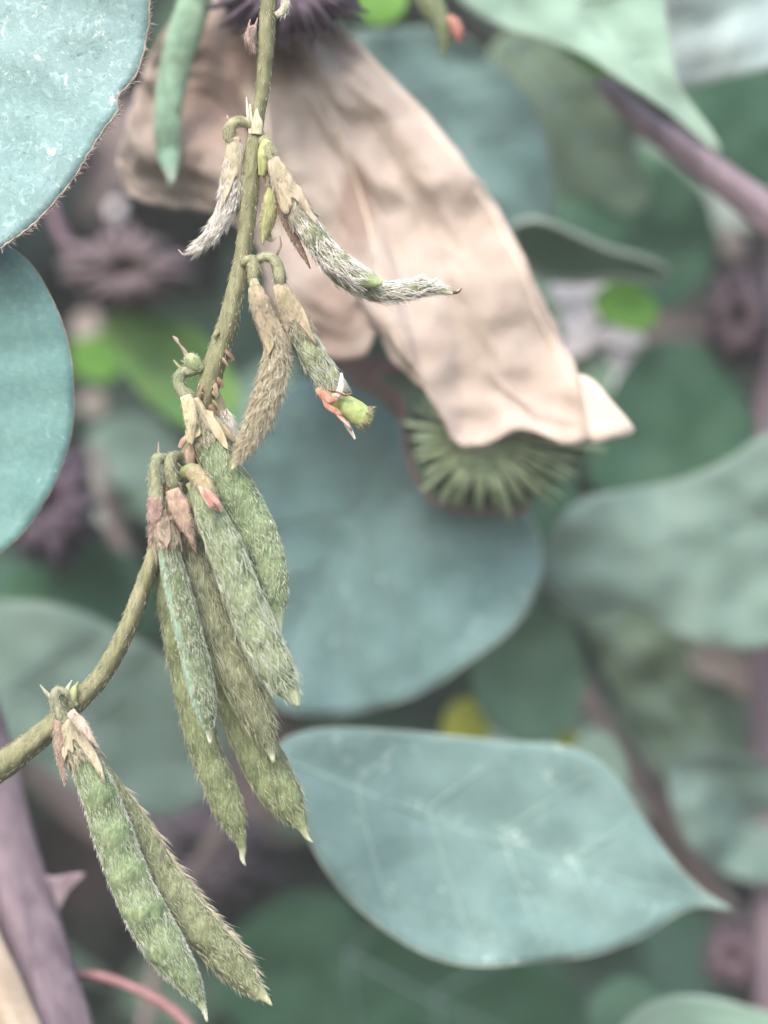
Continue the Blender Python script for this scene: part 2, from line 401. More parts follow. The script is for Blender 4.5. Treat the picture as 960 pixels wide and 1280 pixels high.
def leaf(name, label, outline, d0, base, tip, mat, grad=(0, 0), cup=0.15, wave=0.08, veins=5, vmat='vein', rim='rim', rimw=1.1,
         cat='leaf', thick=0.025, N=96, K=12, petiole=None, pmat='purple', nick=0.0, group=None, vw=1.0):
    ol = catmull(outline, N, True)
    cx, cy = ol.mean(0)
    bx, by = base; tx, ty = tip; ax = np.array([tx - bx, ty - by], float); LL = np.linalg.norm(ax); ax /= LL; pr = np.array([-ax[1], ax[0]])
    seed = sum(map(ord, label)) % 97
    def dep(x, y):
        q = (x - bx) * pr[0] + (y - by) * pr[1]; l = ((x - bx) * ax[0] + (y - by) * ax[1]) / LL
        qq = abs(q) / 100
        v = d0 + grad[0] * (x - cx) / 100 + grad[1] * (y - cy) / 100 - cup * min(qq, 4) ** 1.3 * 0.7 + 0.12 * cup * math.cos(qq * 9)
        v += wave * 2.2 * noise.noise(Vector((x / 160, y / 160, seed))) + wave * .7 * noise.noise(Vector((x / 50, y / 50, seed + 9)))
        if veins: v += -cup * .25 * math.cos((l * veins * 1.0 + .15 * qq) * 2 * math.pi) * min(qq, 1) * .4
        return v
    V = [P(cx, cy, dep(cx, cy))]
    if nick:
        ol = ol + np.array([[noise.noise(Vector((x / 7, y / 7, 1))) * nick, noise.noise(Vector((x / 7, y / 7, 5))) * nick] for x, y in ol])
    for k in range(1, K + 1):
        r = (k / K) ** 0.8
        for x, y in ol:
            X, Y = cx + (x - cx) * r, cy + (y - cy) * r
            V.append(P(X, Y, dep(X, Y)))
    F = [(0, 1 + (j + 1) % N, 1 + j) for j in range(N)]
    for k in range(K - 1):
        for j in range(N):
            a, b = 1 + k * N + j, 1 + k * N + (j + 1) % N
            F.append((a, b, b + N, a + N))
    root = empty(name, P(bx, by, dep(bx, by)), label, cat, group)
    bl = link('blade', V, F, mat, root, origin=P(bx, by, dep(bx, by)))
    sm = bl.modifiers.new('thickness', 'SOLIDIFY'); sm.thickness = thick; sm.offset = 0
    lift = -0.5 * thick - .012
    if rim:
        e = [(x, y, dep(x, y) , rimw) for x, y in ol]; e.append(e[0])
        tube('margin', e, M[rim], root, n=N * 2, m=6)
    def vein(nm, pts, w0, w1):
        r = [(x, y, dep(x, y) + lift, w0 + (w1 - w0) * i / (len(pts) - 1)) for i, (x, y) in enumerate(pts)]
        tube(nm, r, M[vmat], root, n=max(12, 4 * len(pts)), m=6)
    if veins:
        cen = catmull([base, (bx + ax[0] * LL * .5 + pr[0] * LL * .02, by + ax[1] * LL * .5 + pr[1] * LL * .02), tip], 12)
        vein('midrib', cen[:-1], 2.6 * vw, 1.0 * vw)
        inn = [tuple(np.array([cx, cy]) + (p - np.array([cx, cy])) * .95) for p in ol]
        for i in range(veins):
            tt = .02 + .80 * (i / veins) ** 1.0
            for sg in (-1, 1):
                st = np.array(base) + ax * LL * tt; ang = (62 - 16 * tt) * math.pi / 180
                pts = [st]; p = st.copy()
                for k in range(40):
                    an = ang * (1 - .012 * k)
                    p = p + (ax * math.cos(an) + pr * sg * math.sin(an)) * LL * .028
                    if not inside(p, inn): break
                    pts.append(p.copy())
                if len(pts) > 3: vein('vein', pts[::1], 2.0 * vw, .7 * vw)
    if petiole:
        pr_ = [(bx, by, dep(bx, by) + .02, petiole[0][3])] + list(petiole)
        tube('petiole', pr_, M[pmat], root, n=24, m=10)
    return root, bl, ol, dep

# the two near leaves on the left
lf, bl, ol, dep = leaf('broad_leaf', 'large pale blue-green leaf with a nicked hairy edge in the upper left corner',
    [(-330, 40), (-250, -150), (-60, -230), (110, -160), (175, -60), (187, 5), (182, 55), (171, 92), (160, 108), (150, 117), (146, 128), (147, 141), (128, 165), (95, 218), (60, 262), (20, 297), (-30, 322), (-140, 330), (-270, 230)],
    -0.1, (-330, 60), (150, 250), M['leaf_bright'], grad=(-.12, .05), cup=.06, wave=.05, veins=0, rim='rim_brown', rimw=1.5, N=300, K=16, nick=2.0, vw=.7)
# ciliate margin hairs
idx = [i for i in range(len(ol)) if ol[i][0] > -60 and -30 < ol[i][1] < 330]
pp, dd = [], []
for q in range(300):
    i = random.choice(idx); j = (i + 1) % len(ol); f = random.random()
    x, y = ol[i] * (1 - f) + ol[j] * f
    tn = ol[j] - ol[i]; tn = tn / (np.linalg.norm(tn) + 1e-6); nn = np.array([-tn[1], tn[0]])
    if np.dot(nn, np.array([x, y]) - np.array([-60, 50])) < 0: nn = -nn
    a = P(x, y, dep(x, y)); o_ = nn * (.5 + random.random()) + tn * random.uniform(.1, 1.0) * (1 if tn[1] > 0 else -1) * -1 + np.array([random.gauss(0, .3), random.gauss(0, .3)])
    pp.append(a); dd.append((o_[0], random.gauss(-.2, .4), -o_[1]))
pp = np.array(pp); dd = np.array(dd)
V, F = hair_mesh(pp, dd, RNG.normal(0, .2, pp.shape), .04 + .10 * RNG.random(len(pp)) ** 2, np.full(len(pp), .008))
link('hair', V, F, M['hair_rim'], bl, origin=pp[0], kind='stuff')

leaf('broad_leaf', 'smooth rounded teal leaf at the left edge below the large pale leaf',
    [(-260, 520), (-220, 380), (-120, 310), (-20, 300), (30, 322), (62, 368), (84, 425), (92, 490), (88, 548), (70, 600), (38, 655), (0, 692), (-60, 730), (-160, 720), (-240, 640)],
    .75, (-250, 560), (92, 500), M['leaf_side'], grad=(-.05, .1), cup=.08, wave=.05, veins=0, rim='rim_brown', rimw=1.0, N=160, vw=.6)

leaf('broad_leaf', 'big round grey-blue leaf in the middle behind the pods',
    [(262, 640), (285, 560), (330, 505), (400, 470), (480, 470), (560, 520), (620, 590), (660, 640), (677, 690), (668, 740), (640, 785), (590, 825), (530, 865), (460, 888), (400, 895), (345, 885), (300, 840), (270, 760)],
    5.2, (520, 480), (330, 850), M['leaf_blue'], grad=(.1, -.15), cup=.12, wave=.15, veins=4, vmat='vein_dim', rim='rim', rimw=1.1, N=120, vw=.9)

leaf('broad_leaf', 'pointed teal leaf low in the photo with its tip at the right',
    [(340, 948), (362, 922), (410, 911), (480, 913), (560, 920), (640, 928), (700, 932), (745, 950), (775, 980), (808, 1030), (845, 1080), (880, 1115), (914, 1138), (880, 1132), (848, 1142), (800, 1172), (740, 1194), (670, 1202), (600, 1208), (540, 1196), (485, 1165), (435, 1122), (400, 1075), (375, 1020), (350, 970)],
    3.6, (342, 945), (912, 1138), M['leaf_teal'], grad=(.1, -.25), cup=.14, wave=.12, veins=5, vmat='vein', rim='rim', rimw=1.2, N=160, vw=.75)

leaf('broad_leaf', 'blurred grey-green leaf low on the left behind the curved stem',
    [(-120, 800), (-60, 765), (20, 752), (90, 762), (160, 795), (220, 830), (262, 880), (285, 930), (270, 985), (215, 1018), (150, 1012), (80, 975), (0, 925), (-80, 880)],
    7.0, (-100, 820), (280, 960), M['leaf_dull'], grad=(0, .1), cup=.1, wave=.15, veins=3, vmat='vein_dim', rim='rim_dim', rimw=1.5)

leaf('broad_leaf', 'pale mint leaf with narrow tip hanging at the top right',
    [(540, -60), (575, 0), (620, 30), (680, 50), (735, 72), (775, 100), (820, 128), (868, 165), (900, 193), (893, 170), (862, 128), (846, 100), (838, 60), (830, 10), (820, -60), (760, -140), (640, -150)],
    4.6, (600, -140), (900, 193), M['leaf_pale'], grad=(-.3, 0), cup=.2, wave=.12, veins=4, vmat='vein', rim='rim', rimw=1.1, vw=.7)
leaf('broad_leaf', 'pale blue leaf filling the top right corner',
    [(700, -140), (850, -170), (1040, -150), (1150, 0), (1100, 70), (1000, 78), (930, 92), (870, 106), (838, 108), (800, 80), (760, 30), (720, -40)],
    6.2, (1120, -60), (790, 60), M['leaf_ice'], grad=(0, 0), cup=.15, wave=.2, veins=3, vmat='vein', rim='rim_dim', rimw=1.5, vw=.7)
leaf('broad_leaf', 'blurred blue-green leaf right of the top of the dry leaf',
    [(430, 60), (500, 36), (570, 42), (620, 80), (660, 120), (682, 170), (692, 230), (688, 275), (650, 290), (600, 280), (540, 270), (470, 200)],
    7.0, (450, 50), (690, 280), M['leaf_blue'], grad=(-.2, .2), cup=.15, wave=.2, veins=3, vmat='vein_dim', rim='rim_dim', rimw=1.5)
leaf('broad_leaf', 'moss-grey pointed leaf hanging below the mint leaf',
    [(640, 40), (700, 60), (740, 90), (775, 140), (800, 200), (812, 245), (790, 270), (740, 250), (700, 240), (680, 170), (640, 110), (610, 70)],
    8.0, (640, 50), (805, 268), M['leaf_greygreen'], grad=(0, .1), cup=.1, wave=.1, veins=3, vmat='vein_dim', rim=None)
leaf('broad_leaf', 'dark green leaf behind the purple stalk at the upper right',
    [(690, 230), (760, 180), (820, 190), (880, 240), (895, 310), (870, 370), (810, 390), (740, 340), (700, 300)],
    11.0, (700, 240), (890, 370), M['leaf_dark'], cup=.1, wave=.2, veins=0, rim=None)
leaf('narrow_leaf', 'edge-on grey-green leaf with pale upper rim right of the dry leaf',
    [(640, 288), (670, 276), (710, 290), (760, 312), (800, 322), (832, 338), (815, 352), (770, 348), (720, 350), (680, 345), (650, 320)],
    6.4, (640, 288), (832, 340), M['leaf_mid'], grad=(0, 1.3), cup=.0, wave=.1, veins=0, rim='rim_dim', rimw=5)
leaf('broad_leaf', 'dark green heart-shaped leaf right of the dry leaf tip',
    [(735, 600), (742, 560), (760, 500), (790, 450), (840, 425), (890, 440), (925, 490), (944, 540), (930, 580), (880, 605), (810, 616), (760, 618)],
    8.6, (840, 428), (790, 615), M['leaf_dark'], cup=.1, wave=.1, veins=0, rim=None, grad=(0, -.1))
leaf('broad_leaf', 'small vivid green leaf amid lilac petals right of the dry leaf',
    [(742, 370), (765, 352), (795, 356), (818, 375), (822, 400), (800, 415), (770, 408), (748, 395)],
    7.9, (745, 380), (822, 400), M['leaf_vivid'], cup=.05, veins=0, rim=None)
leaf('broad_leaf', 'large grey-teal leaf at the right edge halfway down',
    [(678, 705), (700, 650), (735, 622), (790, 612), (850, 600), (910, 575), (970, 540), (1060, 560), (1120, 680), (1060, 780), (960, 806), (900, 808), (840, 790), (790, 762), (730, 770), (690, 745)],
    6.4, (1080, 620), (685, 720), M['leaf_dull'], grad=(0, -.1), cup=.1, wave=.25, veins=3, vmat='vein_dim', rim='rim_dim', rimw=1.5, vw=.6)
leaf('broad_leaf', 'mid-green oval leaf under the right side of the blue leaf',
    [(590, 830), (620, 790), (660, 765), (700, 772), (725, 810), (732, 860), (715, 905), (680, 928), (640, 925), (600, 890)],
    8.0, (680, 765), (640, 925), M['leaf_mid'], cup=.1, wave=.1, veins=0, rim=None)
leaf('yellow_leaf', 'small yellow leaf patch above the pointed teal leaf',
    [(552, 912), (562, 885), (585, 872), (606, 885), (614, 912), (600, 935), (565, 935)],
    8.6, (585, 872), (585, 935), M['leaf_yellow'], cup=.05, veins=0, rim=None)
leaf('yellow_leaf', 'tiny yellow leaf tip right beside the teal leaf top edge',
    [(696, 928), (706, 915), (722, 918), (724, 935), (705, 945)],
    8.6, (700, 922), (722, 932), M['leaf_yellow'], cup=.02, veins=0, rim=None)
leaf('broad_leaf', 'long dull grey leaf running down the right side under the grey-teal leaf',
    [(735, 770), (790, 765), (850, 800), (910, 860), (965, 900), (1010, 1000), (1000, 1090), (940, 1080), (880, 1020), (820, 960), (775, 880), (745, 820)],
    9.5, (750, 775), (1000, 1090), M['leaf_greygreen'], cup=.15, wave=.5, veins=3, vmat='vein_dim', rim=None)
leaf('broad_leaf', 'small pale leaf showing between the teal leaf and dull grey leaf',
    [(715, 940), (740, 912), (768, 925), (785, 965), (775, 1000), (745, 975)],
    7.8, (740, 915), (780, 1000), M['leaf_pale'], cup=.1, veins=0, rim=None)
leaf('broad_leaf', 'pale grey leaf above the right end of the teal leaf',
    [(835, 960), (880, 940), (950, 950), (1000, 1010), (1000, 1090), (930, 1100), (860, 1050)],
    8.5, (840, 960), (1000, 1080), M['leaf_dull'], cup=.3, wave=.5, veins=2, vmat='vein_dim', rim='rim_dim')
leaf('broad_leaf', 'bright green leaf half hidden behind the left side of the stem',
    [(128, 398), (160, 386), (200, 392), (240, 408), (275, 440), (300, 500), (280, 540), (235, 535), (195, 510), (160, 470), (135, 430)],
    9.0, (132, 395), (290, 540), M['leaf_fade'], cup=.15, wave=.15, veins=2, vmat='leaf_fade' if False else 'vein_dim', rim=None, vw=.6)
leaf('broad_leaf', 'small vivid green leaf between the teal left leaf and the bright leaf',
    [(85, 438), (110, 420), (140, 432), (152, 460), (130, 478), (98, 468)],
    11.5, (88, 440), (150, 470), M['leaf_vivid'], cup=.05, veins=0, rim=None)
leaf('broad_leaf', 'dark teal leaf below the left leaf behind the stem bend',
    [(10, 720), (60, 690), (130, 680), (190, 720), (200, 780), (140, 800), (60, 780), (0, 770)],
    10.0, (20, 740), (200, 760), M['leaf_dark'], cup=.1, veins=0, rim=None)
leaf('broad_leaf', 'mint leaf cut by the bottom edge at the lower right',
    [(770, 1300), (800, 1262), (850, 1245), (920, 1255), (990, 1290), (1000, 1400), (850, 1420), (760, 1350)],
    5.5, (1000, 1380), (780, 1270), M['leaf_pale'], cup=.1, veins=2, rim='rim', vw=.6)
leaf('broad_leaf', 'muted green leaf beside the bottom right mint leaf',
    [(735, 1260), (760, 1228), (790, 1222), (822, 1245), (815, 1290), (760, 1310)],
    7.5, (770, 1225), (780, 1300), M['leaf_mid'], cup=.1, veins=0, rim=None)
leaf('broad_leaf', 'dark leaf under the pointed teal leaf at the bottom',
    [(420, 1180), (520, 1160), (640, 1190), (720, 1240), (700, 1330), (560, 1350), (440, 1300)],
    10, (430, 1190), (700, 1320), M['leaf_dark'], cup=.15, veins=2, vmat='vein_dim', rim=None, grad=(0, .3))
leaf('broad_leaf', 'shaded teal leaf above the bottom edge left of centre',
    [(270, 1200), (340, 1130), (420, 1120), (470, 1180), (460, 1260), (380, 1310), (290, 1280)],
    12, (280, 1200), (460, 1250), M['leaf_dark'], cup=.15, veins=0, rim=None)
leaf('broad_leaf', 'grey leaf fragment between the left leaf and the brown seed head',
    [(110, 545), (150, 520), (200, 530), (225, 570), (190, 610), (130, 600)],
    12, (112, 550), (222, 575), M['leaf_dull'], cup=.1, veins=0, rim=None)
leaf('broad_leaf', 'dusky green leaf below the green seed head',
    [(650, 640), (680, 600), (715, 600), (725, 640), (700, 690), (670, 690)],
    7.2, (700, 600), (690, 690), M['leaf_dark'], cup=.05, veins=0, rim=None)
leaf('broad_leaf', 'fresh green leaf at the top edge right of the purple seed head',
    [(448, 20), (450, -30), (480, -50), (510, -20), (505, 15), (480, 32)],
    6.0, (480, -45), (475, 32), M['leaf_vivid'], cup=.05, veins=0, rim=None)
leaf('broad_leaf', 'light green fold under the edge of the mint leaf',
    [(700, 60), (735, 58), (765, 70), (780, 88), (768, 102), (735, 90)],
    5.6, (702, 60), (778, 95), M['leaf_fade'], cup=.05, veins=0, rim=None)
leaf('broad_leaf', 'dark leaf between the pale corner leaf and the purple stalk',
    [(850, 115), (900, 96), (960, 90), (1010, 150), (990, 230), (930, 230), (880, 180)],
    10, (850, 110), (990, 220), M['leaf_dark'], cup=.1, veins=0, rim=None)

# lilac and pale petals / bits seen out of focus
for outl, d, lab in (
    ([(690, 350), (720, 335), (765, 332), (770, 352), (735, 372), (695, 378)], 8.8, 'topmost lilac-white petal right of the dry leaf'),
    ([(700, 395), (715, 372), (745, 378), (750, 402), (720, 420), (705, 415)], 8.8, 'small lilac-white petal left of the vivid green leaf'),
    ([(700, 430), (730, 412), (752, 420), (742, 436), (712, 448)], 8.7, 'left lilac-white petal of the three under the vivid green leaf'),
    ([(745, 412), (780, 408), (806, 424), (790, 436), (755, 430)], 8.8, 'upper lilac-white petal of the three under the vivid green leaf'),
    ([(758, 438), (790, 440), (812, 462), (796, 474), (768, 458)], 9, 'lower lilac-white petal of the three under the vivid green leaf'),
    ([(765, 470), (790, 465), (806, 490), (795, 515), (770, 510)], 9.0, 'lowest pale petal above the dark heart-shaped leaf'),
    ([(90, 400), (100, 388), (122, 390), (128, 408), (110, 428), (92, 420)], 12, 'pale pink petal between the left leaf and the bright green leaf'),
    ([(900, 290), (915, 285), (930, 300), (925, 322), (905, 318)], 12, 'pale petal above the right-hand purple seed head'),
    ([(100, 500), (118, 490), (132, 500), (128, 515), (108, 516)], 14, 'small cream petal under the vivid green leaf at left'),
    ([(860, 815), (900, 810), (940, 830), (960, 860), (910, 855), (870, 845)], 9, 'pinkish white petal under the grey-teal leaf at right')):
    leaf('petal', lab, outl, d, outl[0], outl[3], M['lilac'] if 'lilac' in lab or 'lowest pale' in lab else M['dull_petal'], cup=.1, wave=.1, veins=0, rim=None, cat='petal', N=40, K=6, thick=.03)

# ------------------------------------------------------------------ stalks behind
def stalk(name, label, rows, mat, cat='stalk', ribs=4, ribamp=.10, m=20):
    o, s = tube(name, rows, mat, None, n=60, m=m, ribs=ribs, ribamp=ribamp, rough=.05)
    o['label'] = label; o['category'] = cat; o['group'] = 'stalks and twigs'
    return o
stalk('plant_stalk', 'thick purple square stalk slanting across the upper right', [(752, 100, 5.6, 9), (790, 140, 5.5, 13), (870, 200, 5.3, 18), (940, 252, 5.1, 21), (1020, 320, 4.9, 24), (1120, 400, 4.8, 26), (1400, 640, 4.6, 28), (1700, 960, 4.4, 30), (1900, 1400, 4.2, 32)], M['purple'])
stalk('plant_stalk', 'broad mauve stalk rising at the lower left corner', [(-60, 820, 3.8, 34), (-20, 950, 3.5, 36), (10, 1080, 3.2, 38), (45, 1200, 2.9, 40), (80, 1340, 2.6, 44), (140, 1700, 2.4, 46), (180, 2300, 2.4, 48)], M['purple'])
stalk('plant_stalk', 'tan and lilac stalk crossing the very bottom left corner', [(-60, 1090, 2.8, 20), (-20, 1180, 2.1, 22), (15, 1260, 2.0, 24), (40, 1340, 1.9, 26), (90, 1600, 1.8, 28), (120, 2200, 1.8, 30)], M['tan_stalk'])
stalk('thin_stalk', 'thin reddish stalk arching along the bottom left edge', [(60, 1222, 3.4, 6), (110, 1218, 3.4, 6), (160, 1232, 3.2, 6), (215, 1262, 3.0, 7), (260, 1310, 2.8, 7)], M['red_stalk'], ribs=0)
stalk('thin_stalk', 'blurred grey-brown twig behind the lower pods', [(290, 1010, 10, 9), (262, 1060, 10, 9), (232, 1110, 10, 9), (200, 1200, 10, 9), (180, 1290, 10, 9)], M['grey_stalk'], ribs=0)
stalk('thin_stalk', 'blurred mauve twig between the left leaf and the stem bend', [(120, 560, 11, 7), (135, 640, 11, 8), (158, 700, 11, 9), (170, 760, 11, 9)], M['grey_stalk'], ribs=0)
stalk('thin_stalk', 'upright mauve stalk at the right edge behind the dark leaf', [(985, 300, 9, 18), (965, 420, 9, 18), (955, 560, 9, 18), (950, 760, 9, 18), (960, 1200, 9, 18), (950, 2000, 9, 20)], M['purple'], ribs=0)
stalk('thin_stalk', 'dull brown twig running between the leaves at the lower right', [(700, 800, 11, 10), (740, 880, 11, 12), (800, 980, 11, 12), (870, 1080, 11, 14), (930, 1160, 11, 14)], M['grey_stalk'], ribs=0)
stalk('thin_stalk', 'pinkish pale twig under the grey-teal leaf at right', [(840, 800, 10, 7), (890, 840, 10, 8), (940, 870, 10, 8), (1000, 900, 10, 8)], M['tan_stalk'], ribs=0)
stalk('thin_stalk', 'faint twig left of the brown seed head under the pale leaf', [(60, 250, 8.5, 7), (80, 300, 8.5, 8), (110, 345, 8.5, 8), (150, 362, 8.6, 9)], M['purple_dark'], ribs=0)
leaf('bract', 'small mauve thorn-like bract beside the broad mauve stalk',
    [(40, 1100), (70, 1096), (106, 1092), (88, 1112), (74, 1140), (68, 1175), (45, 1170)], 3.2, (42, 1130), (106, 1092), M['purple'], cup=.05, veins=0, rim=None, cat='bract', N=48, K=6, thick=.08)

# ------------------------------------------------------------------ whorled seed heads
def ribbed_head(label, c, d, rad, n, a0, a1, cols, w, seed, bulge=.5, core=.5):
    """a round dry whorl: blunt ribs spread from the middle over a dark cup"""
    r = random.Random(seed); root = empty('seed_head', P(c[0], c[1], d), label, 'seed head')
    ma = mat_plain('whorl rib ' + str(seed), cols[0], cols[1], 3, .8, .15, (1, 1, 1), .6)
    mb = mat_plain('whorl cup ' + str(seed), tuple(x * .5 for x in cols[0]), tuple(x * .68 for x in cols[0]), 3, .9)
    N, K = 40, 9; V = [P(c[0], c[1], d - bulge * .55)]
    def R_(a): return rad(a)
    for k in range(1, K + 1):
        f = math.sin(k / K * math.pi / 2) if k < K - 1 else (core * 0 + 1.0 if k == K - 1 else .8)
        for q in range(N):
            a = 2 * math.pi * q / N; rr = R_(a) * .9 * f * (1 + .06 * noise.noise(Vector((math.cos(a) * 3, math.sin(a) * 3, seed))))
            V.append(P(c[0] + math.cos(a) * rr, c[1] + math.sin(a) * rr, d - bulge * .55 + bulge * 1.2 * (k / K) ** 2))
    F = [(0, 1 + (q + 1) % N, 1 + q) for q in range(N)]
    for k in range(K - 1):
        for q in range(N):
            x, y = 1 + k * N + q, 1 + k * N + (q + 1) % N; F.append((x, y, y + N, x + N))
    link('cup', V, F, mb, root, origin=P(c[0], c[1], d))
    for q in range(n):
        a = a0 + (a1 - a0) * (q + r.uniform(.2, .8)) / n; L_ = R_(a) * r.uniform(.88, 1.1); cv = r.uniform(-.12, .12)
        rows = []
        for t, ww, z in ((.10, .35, -.62), (.4, .7, -.85), (.7, .95, -.75), (.92, 1, -.35), (1.02, .55, -.15), (1.06, .12, -.1)):
            aa = a + cv * t * t; rows.append((c[0] + math.cos(aa) * L_ * t, c[1] + math.sin(aa) * L_ * t, d + z * bulge + r.uniform(-.02, .02), w * ww * r.uniform(.8, 1.15)))
        tube('rib', rows, ma, root, n=14, m=8, rough=.15)
    return root
def ell(rx, ry): return lambda a: 1 / math.sqrt((math.cos(a) / rx) ** 2 + (math.sin(a) / ry) ** 2)
ribbed_head('dark purple ribbed seed head cut by the top edge above the dry leaf', (360, -34), 2.6, ell(104, 90), 40, -.2, math.pi + .2, [(76, 64, 84), (120, 106, 122)], 4.0, 11, 1.1)
ribbed_head('green ribbed seed head with radiating ridges under the dry leaf', (602, 546), 3.8, lambda a: (ell(142, 96)(a) if math.cos(a) > 0 else ell(90, 92)(a)), 40, -.3, math.pi + .5, [(120, 146, 108), (184, 200, 168)], 3.0, 12, .6)
ribbed_head('grey-brown ribbed seed head left of the stem under the large pale leaf', (158, 338), 8.5, ell(88, 52), 22, 0, 2 * math.pi, [(88, 76, 86), (134, 120, 126)], 6, 13, 1.2)
ribbed_head('dark purple-brown ribbed seed head at the right edge', (925, 400), 9, ell(42, 66), 20, 0, 2 * math.pi, [(76, 62, 76), (108, 94, 102)], 5, 14, 1.2)
ribbed_head('purple ribbed seed head tucked behind the left teal leaf', (62, 632), 8.5, ell(62, 84), 24, 0, 2 * math.pi, [(80, 68, 88), (120, 106, 122)], 6, 15, 1.2)
ribbed_head('small dusky purple seed head low at the right edge', (916, 1195), 10, ell(38, 46), 14, 0, 2 * math.pi, [(104, 84, 100), (120, 102, 114)], 7, 16, 1.0)
ribbed_head('dim purple seed head deep behind the lowest long pods', (250, 1070), 13, ell(90, 70), 18, 0, 2 * math.pi, [(84, 76, 90), (100, 92, 102)], 11, 17, 1.6)
leaf('bract', 'brown-edged green bract cupping the left side of the green seed head',
    [(470, 470), (500, 500), (508, 560), (525, 608), (560, 634), (610, 640), (660, 632), (640, 560), (600, 500), (540, 460)], 4.7, (490, 470), (600, 640), M['leaf_greygreen'], cup=.2, wave=.15, veins=0, rim='red_stalk', rimw=3, cat='bract')
leaf('dry_sepal', 'brown-mauve withered bract behind the lopped pod tip',
    [(420, 452), (460, 445), (500, 455), (520, 490), (505, 530), (475, 500), (440, 480)], 5.0, (430, 455), (505, 525), mat_leaf('mauve brown bract', (124, 104, 100), (140, 120, 112), None, 0, .7, .2, fine=False), cup=.1, veins=0, rim=None, cat='bract')

# ------------------------------------------------------------------ dry beige leaf draped over the seed head
def mat_dry():
    m, n, b, out = new_mat('dry papery leaf'); co = objco(n)
    col = mix(n, rmp(n, nz(n, co, .9, 4, .6, .5), .38, .64), lin((204, 190, 182)), lin((188, 172, 164)))
    col = mix(n, rmp(n, nz(n, co, .55, 3, .5, .3), .55, .7, 0, .35), col, lin((172, 148, 136)))
    col = mix(n, rmp(n, nz(n, co, 7, 5, .7), .55, .75, 0, .4), col, lin((228, 216, 204)))
    for (sx, sy, w, h, amt) in ((445, 262, .26, .75, .65), (405, 400, .5, .6, .5), (255, 120, .8, 1.3, .55), (330, 70, .7, .6, .5)):   # brown stains
        q = P(sx, sy, 3.3) - P(380, 0, 3.3)
        mp = n.nodes.new('ShaderNodeMapping'); mp.vector_type = 'POINT'
        mp.inputs['Location'].default_value = (-q.x / w, 0, -q.z / h); mp.inputs['Scale'].default_value = (1 / w, 0, 1 / h); n.links.new(co, mp.inputs[0])
        ln = n.nodes.new('ShaderNodeVectorMath'); ln.operation = 'LENGTH'; n.links.new(mp.outputs[0], ln.inputs[0])
        col = mix(n, rmp(n, math_(n, 'ADD', ln.outputs['Value'], math_(n, 'MULTIPLY', nz(n, co, 2.5, 3, .6), .6)), 1.5, .9, 0, amt), col, lin((150, 120, 110)))
    finish(n, b, out, col, .9, nz(n, co, 4, 7, .7), .4, .04, .3, .05); return m
M['dry'] = mat_dry()
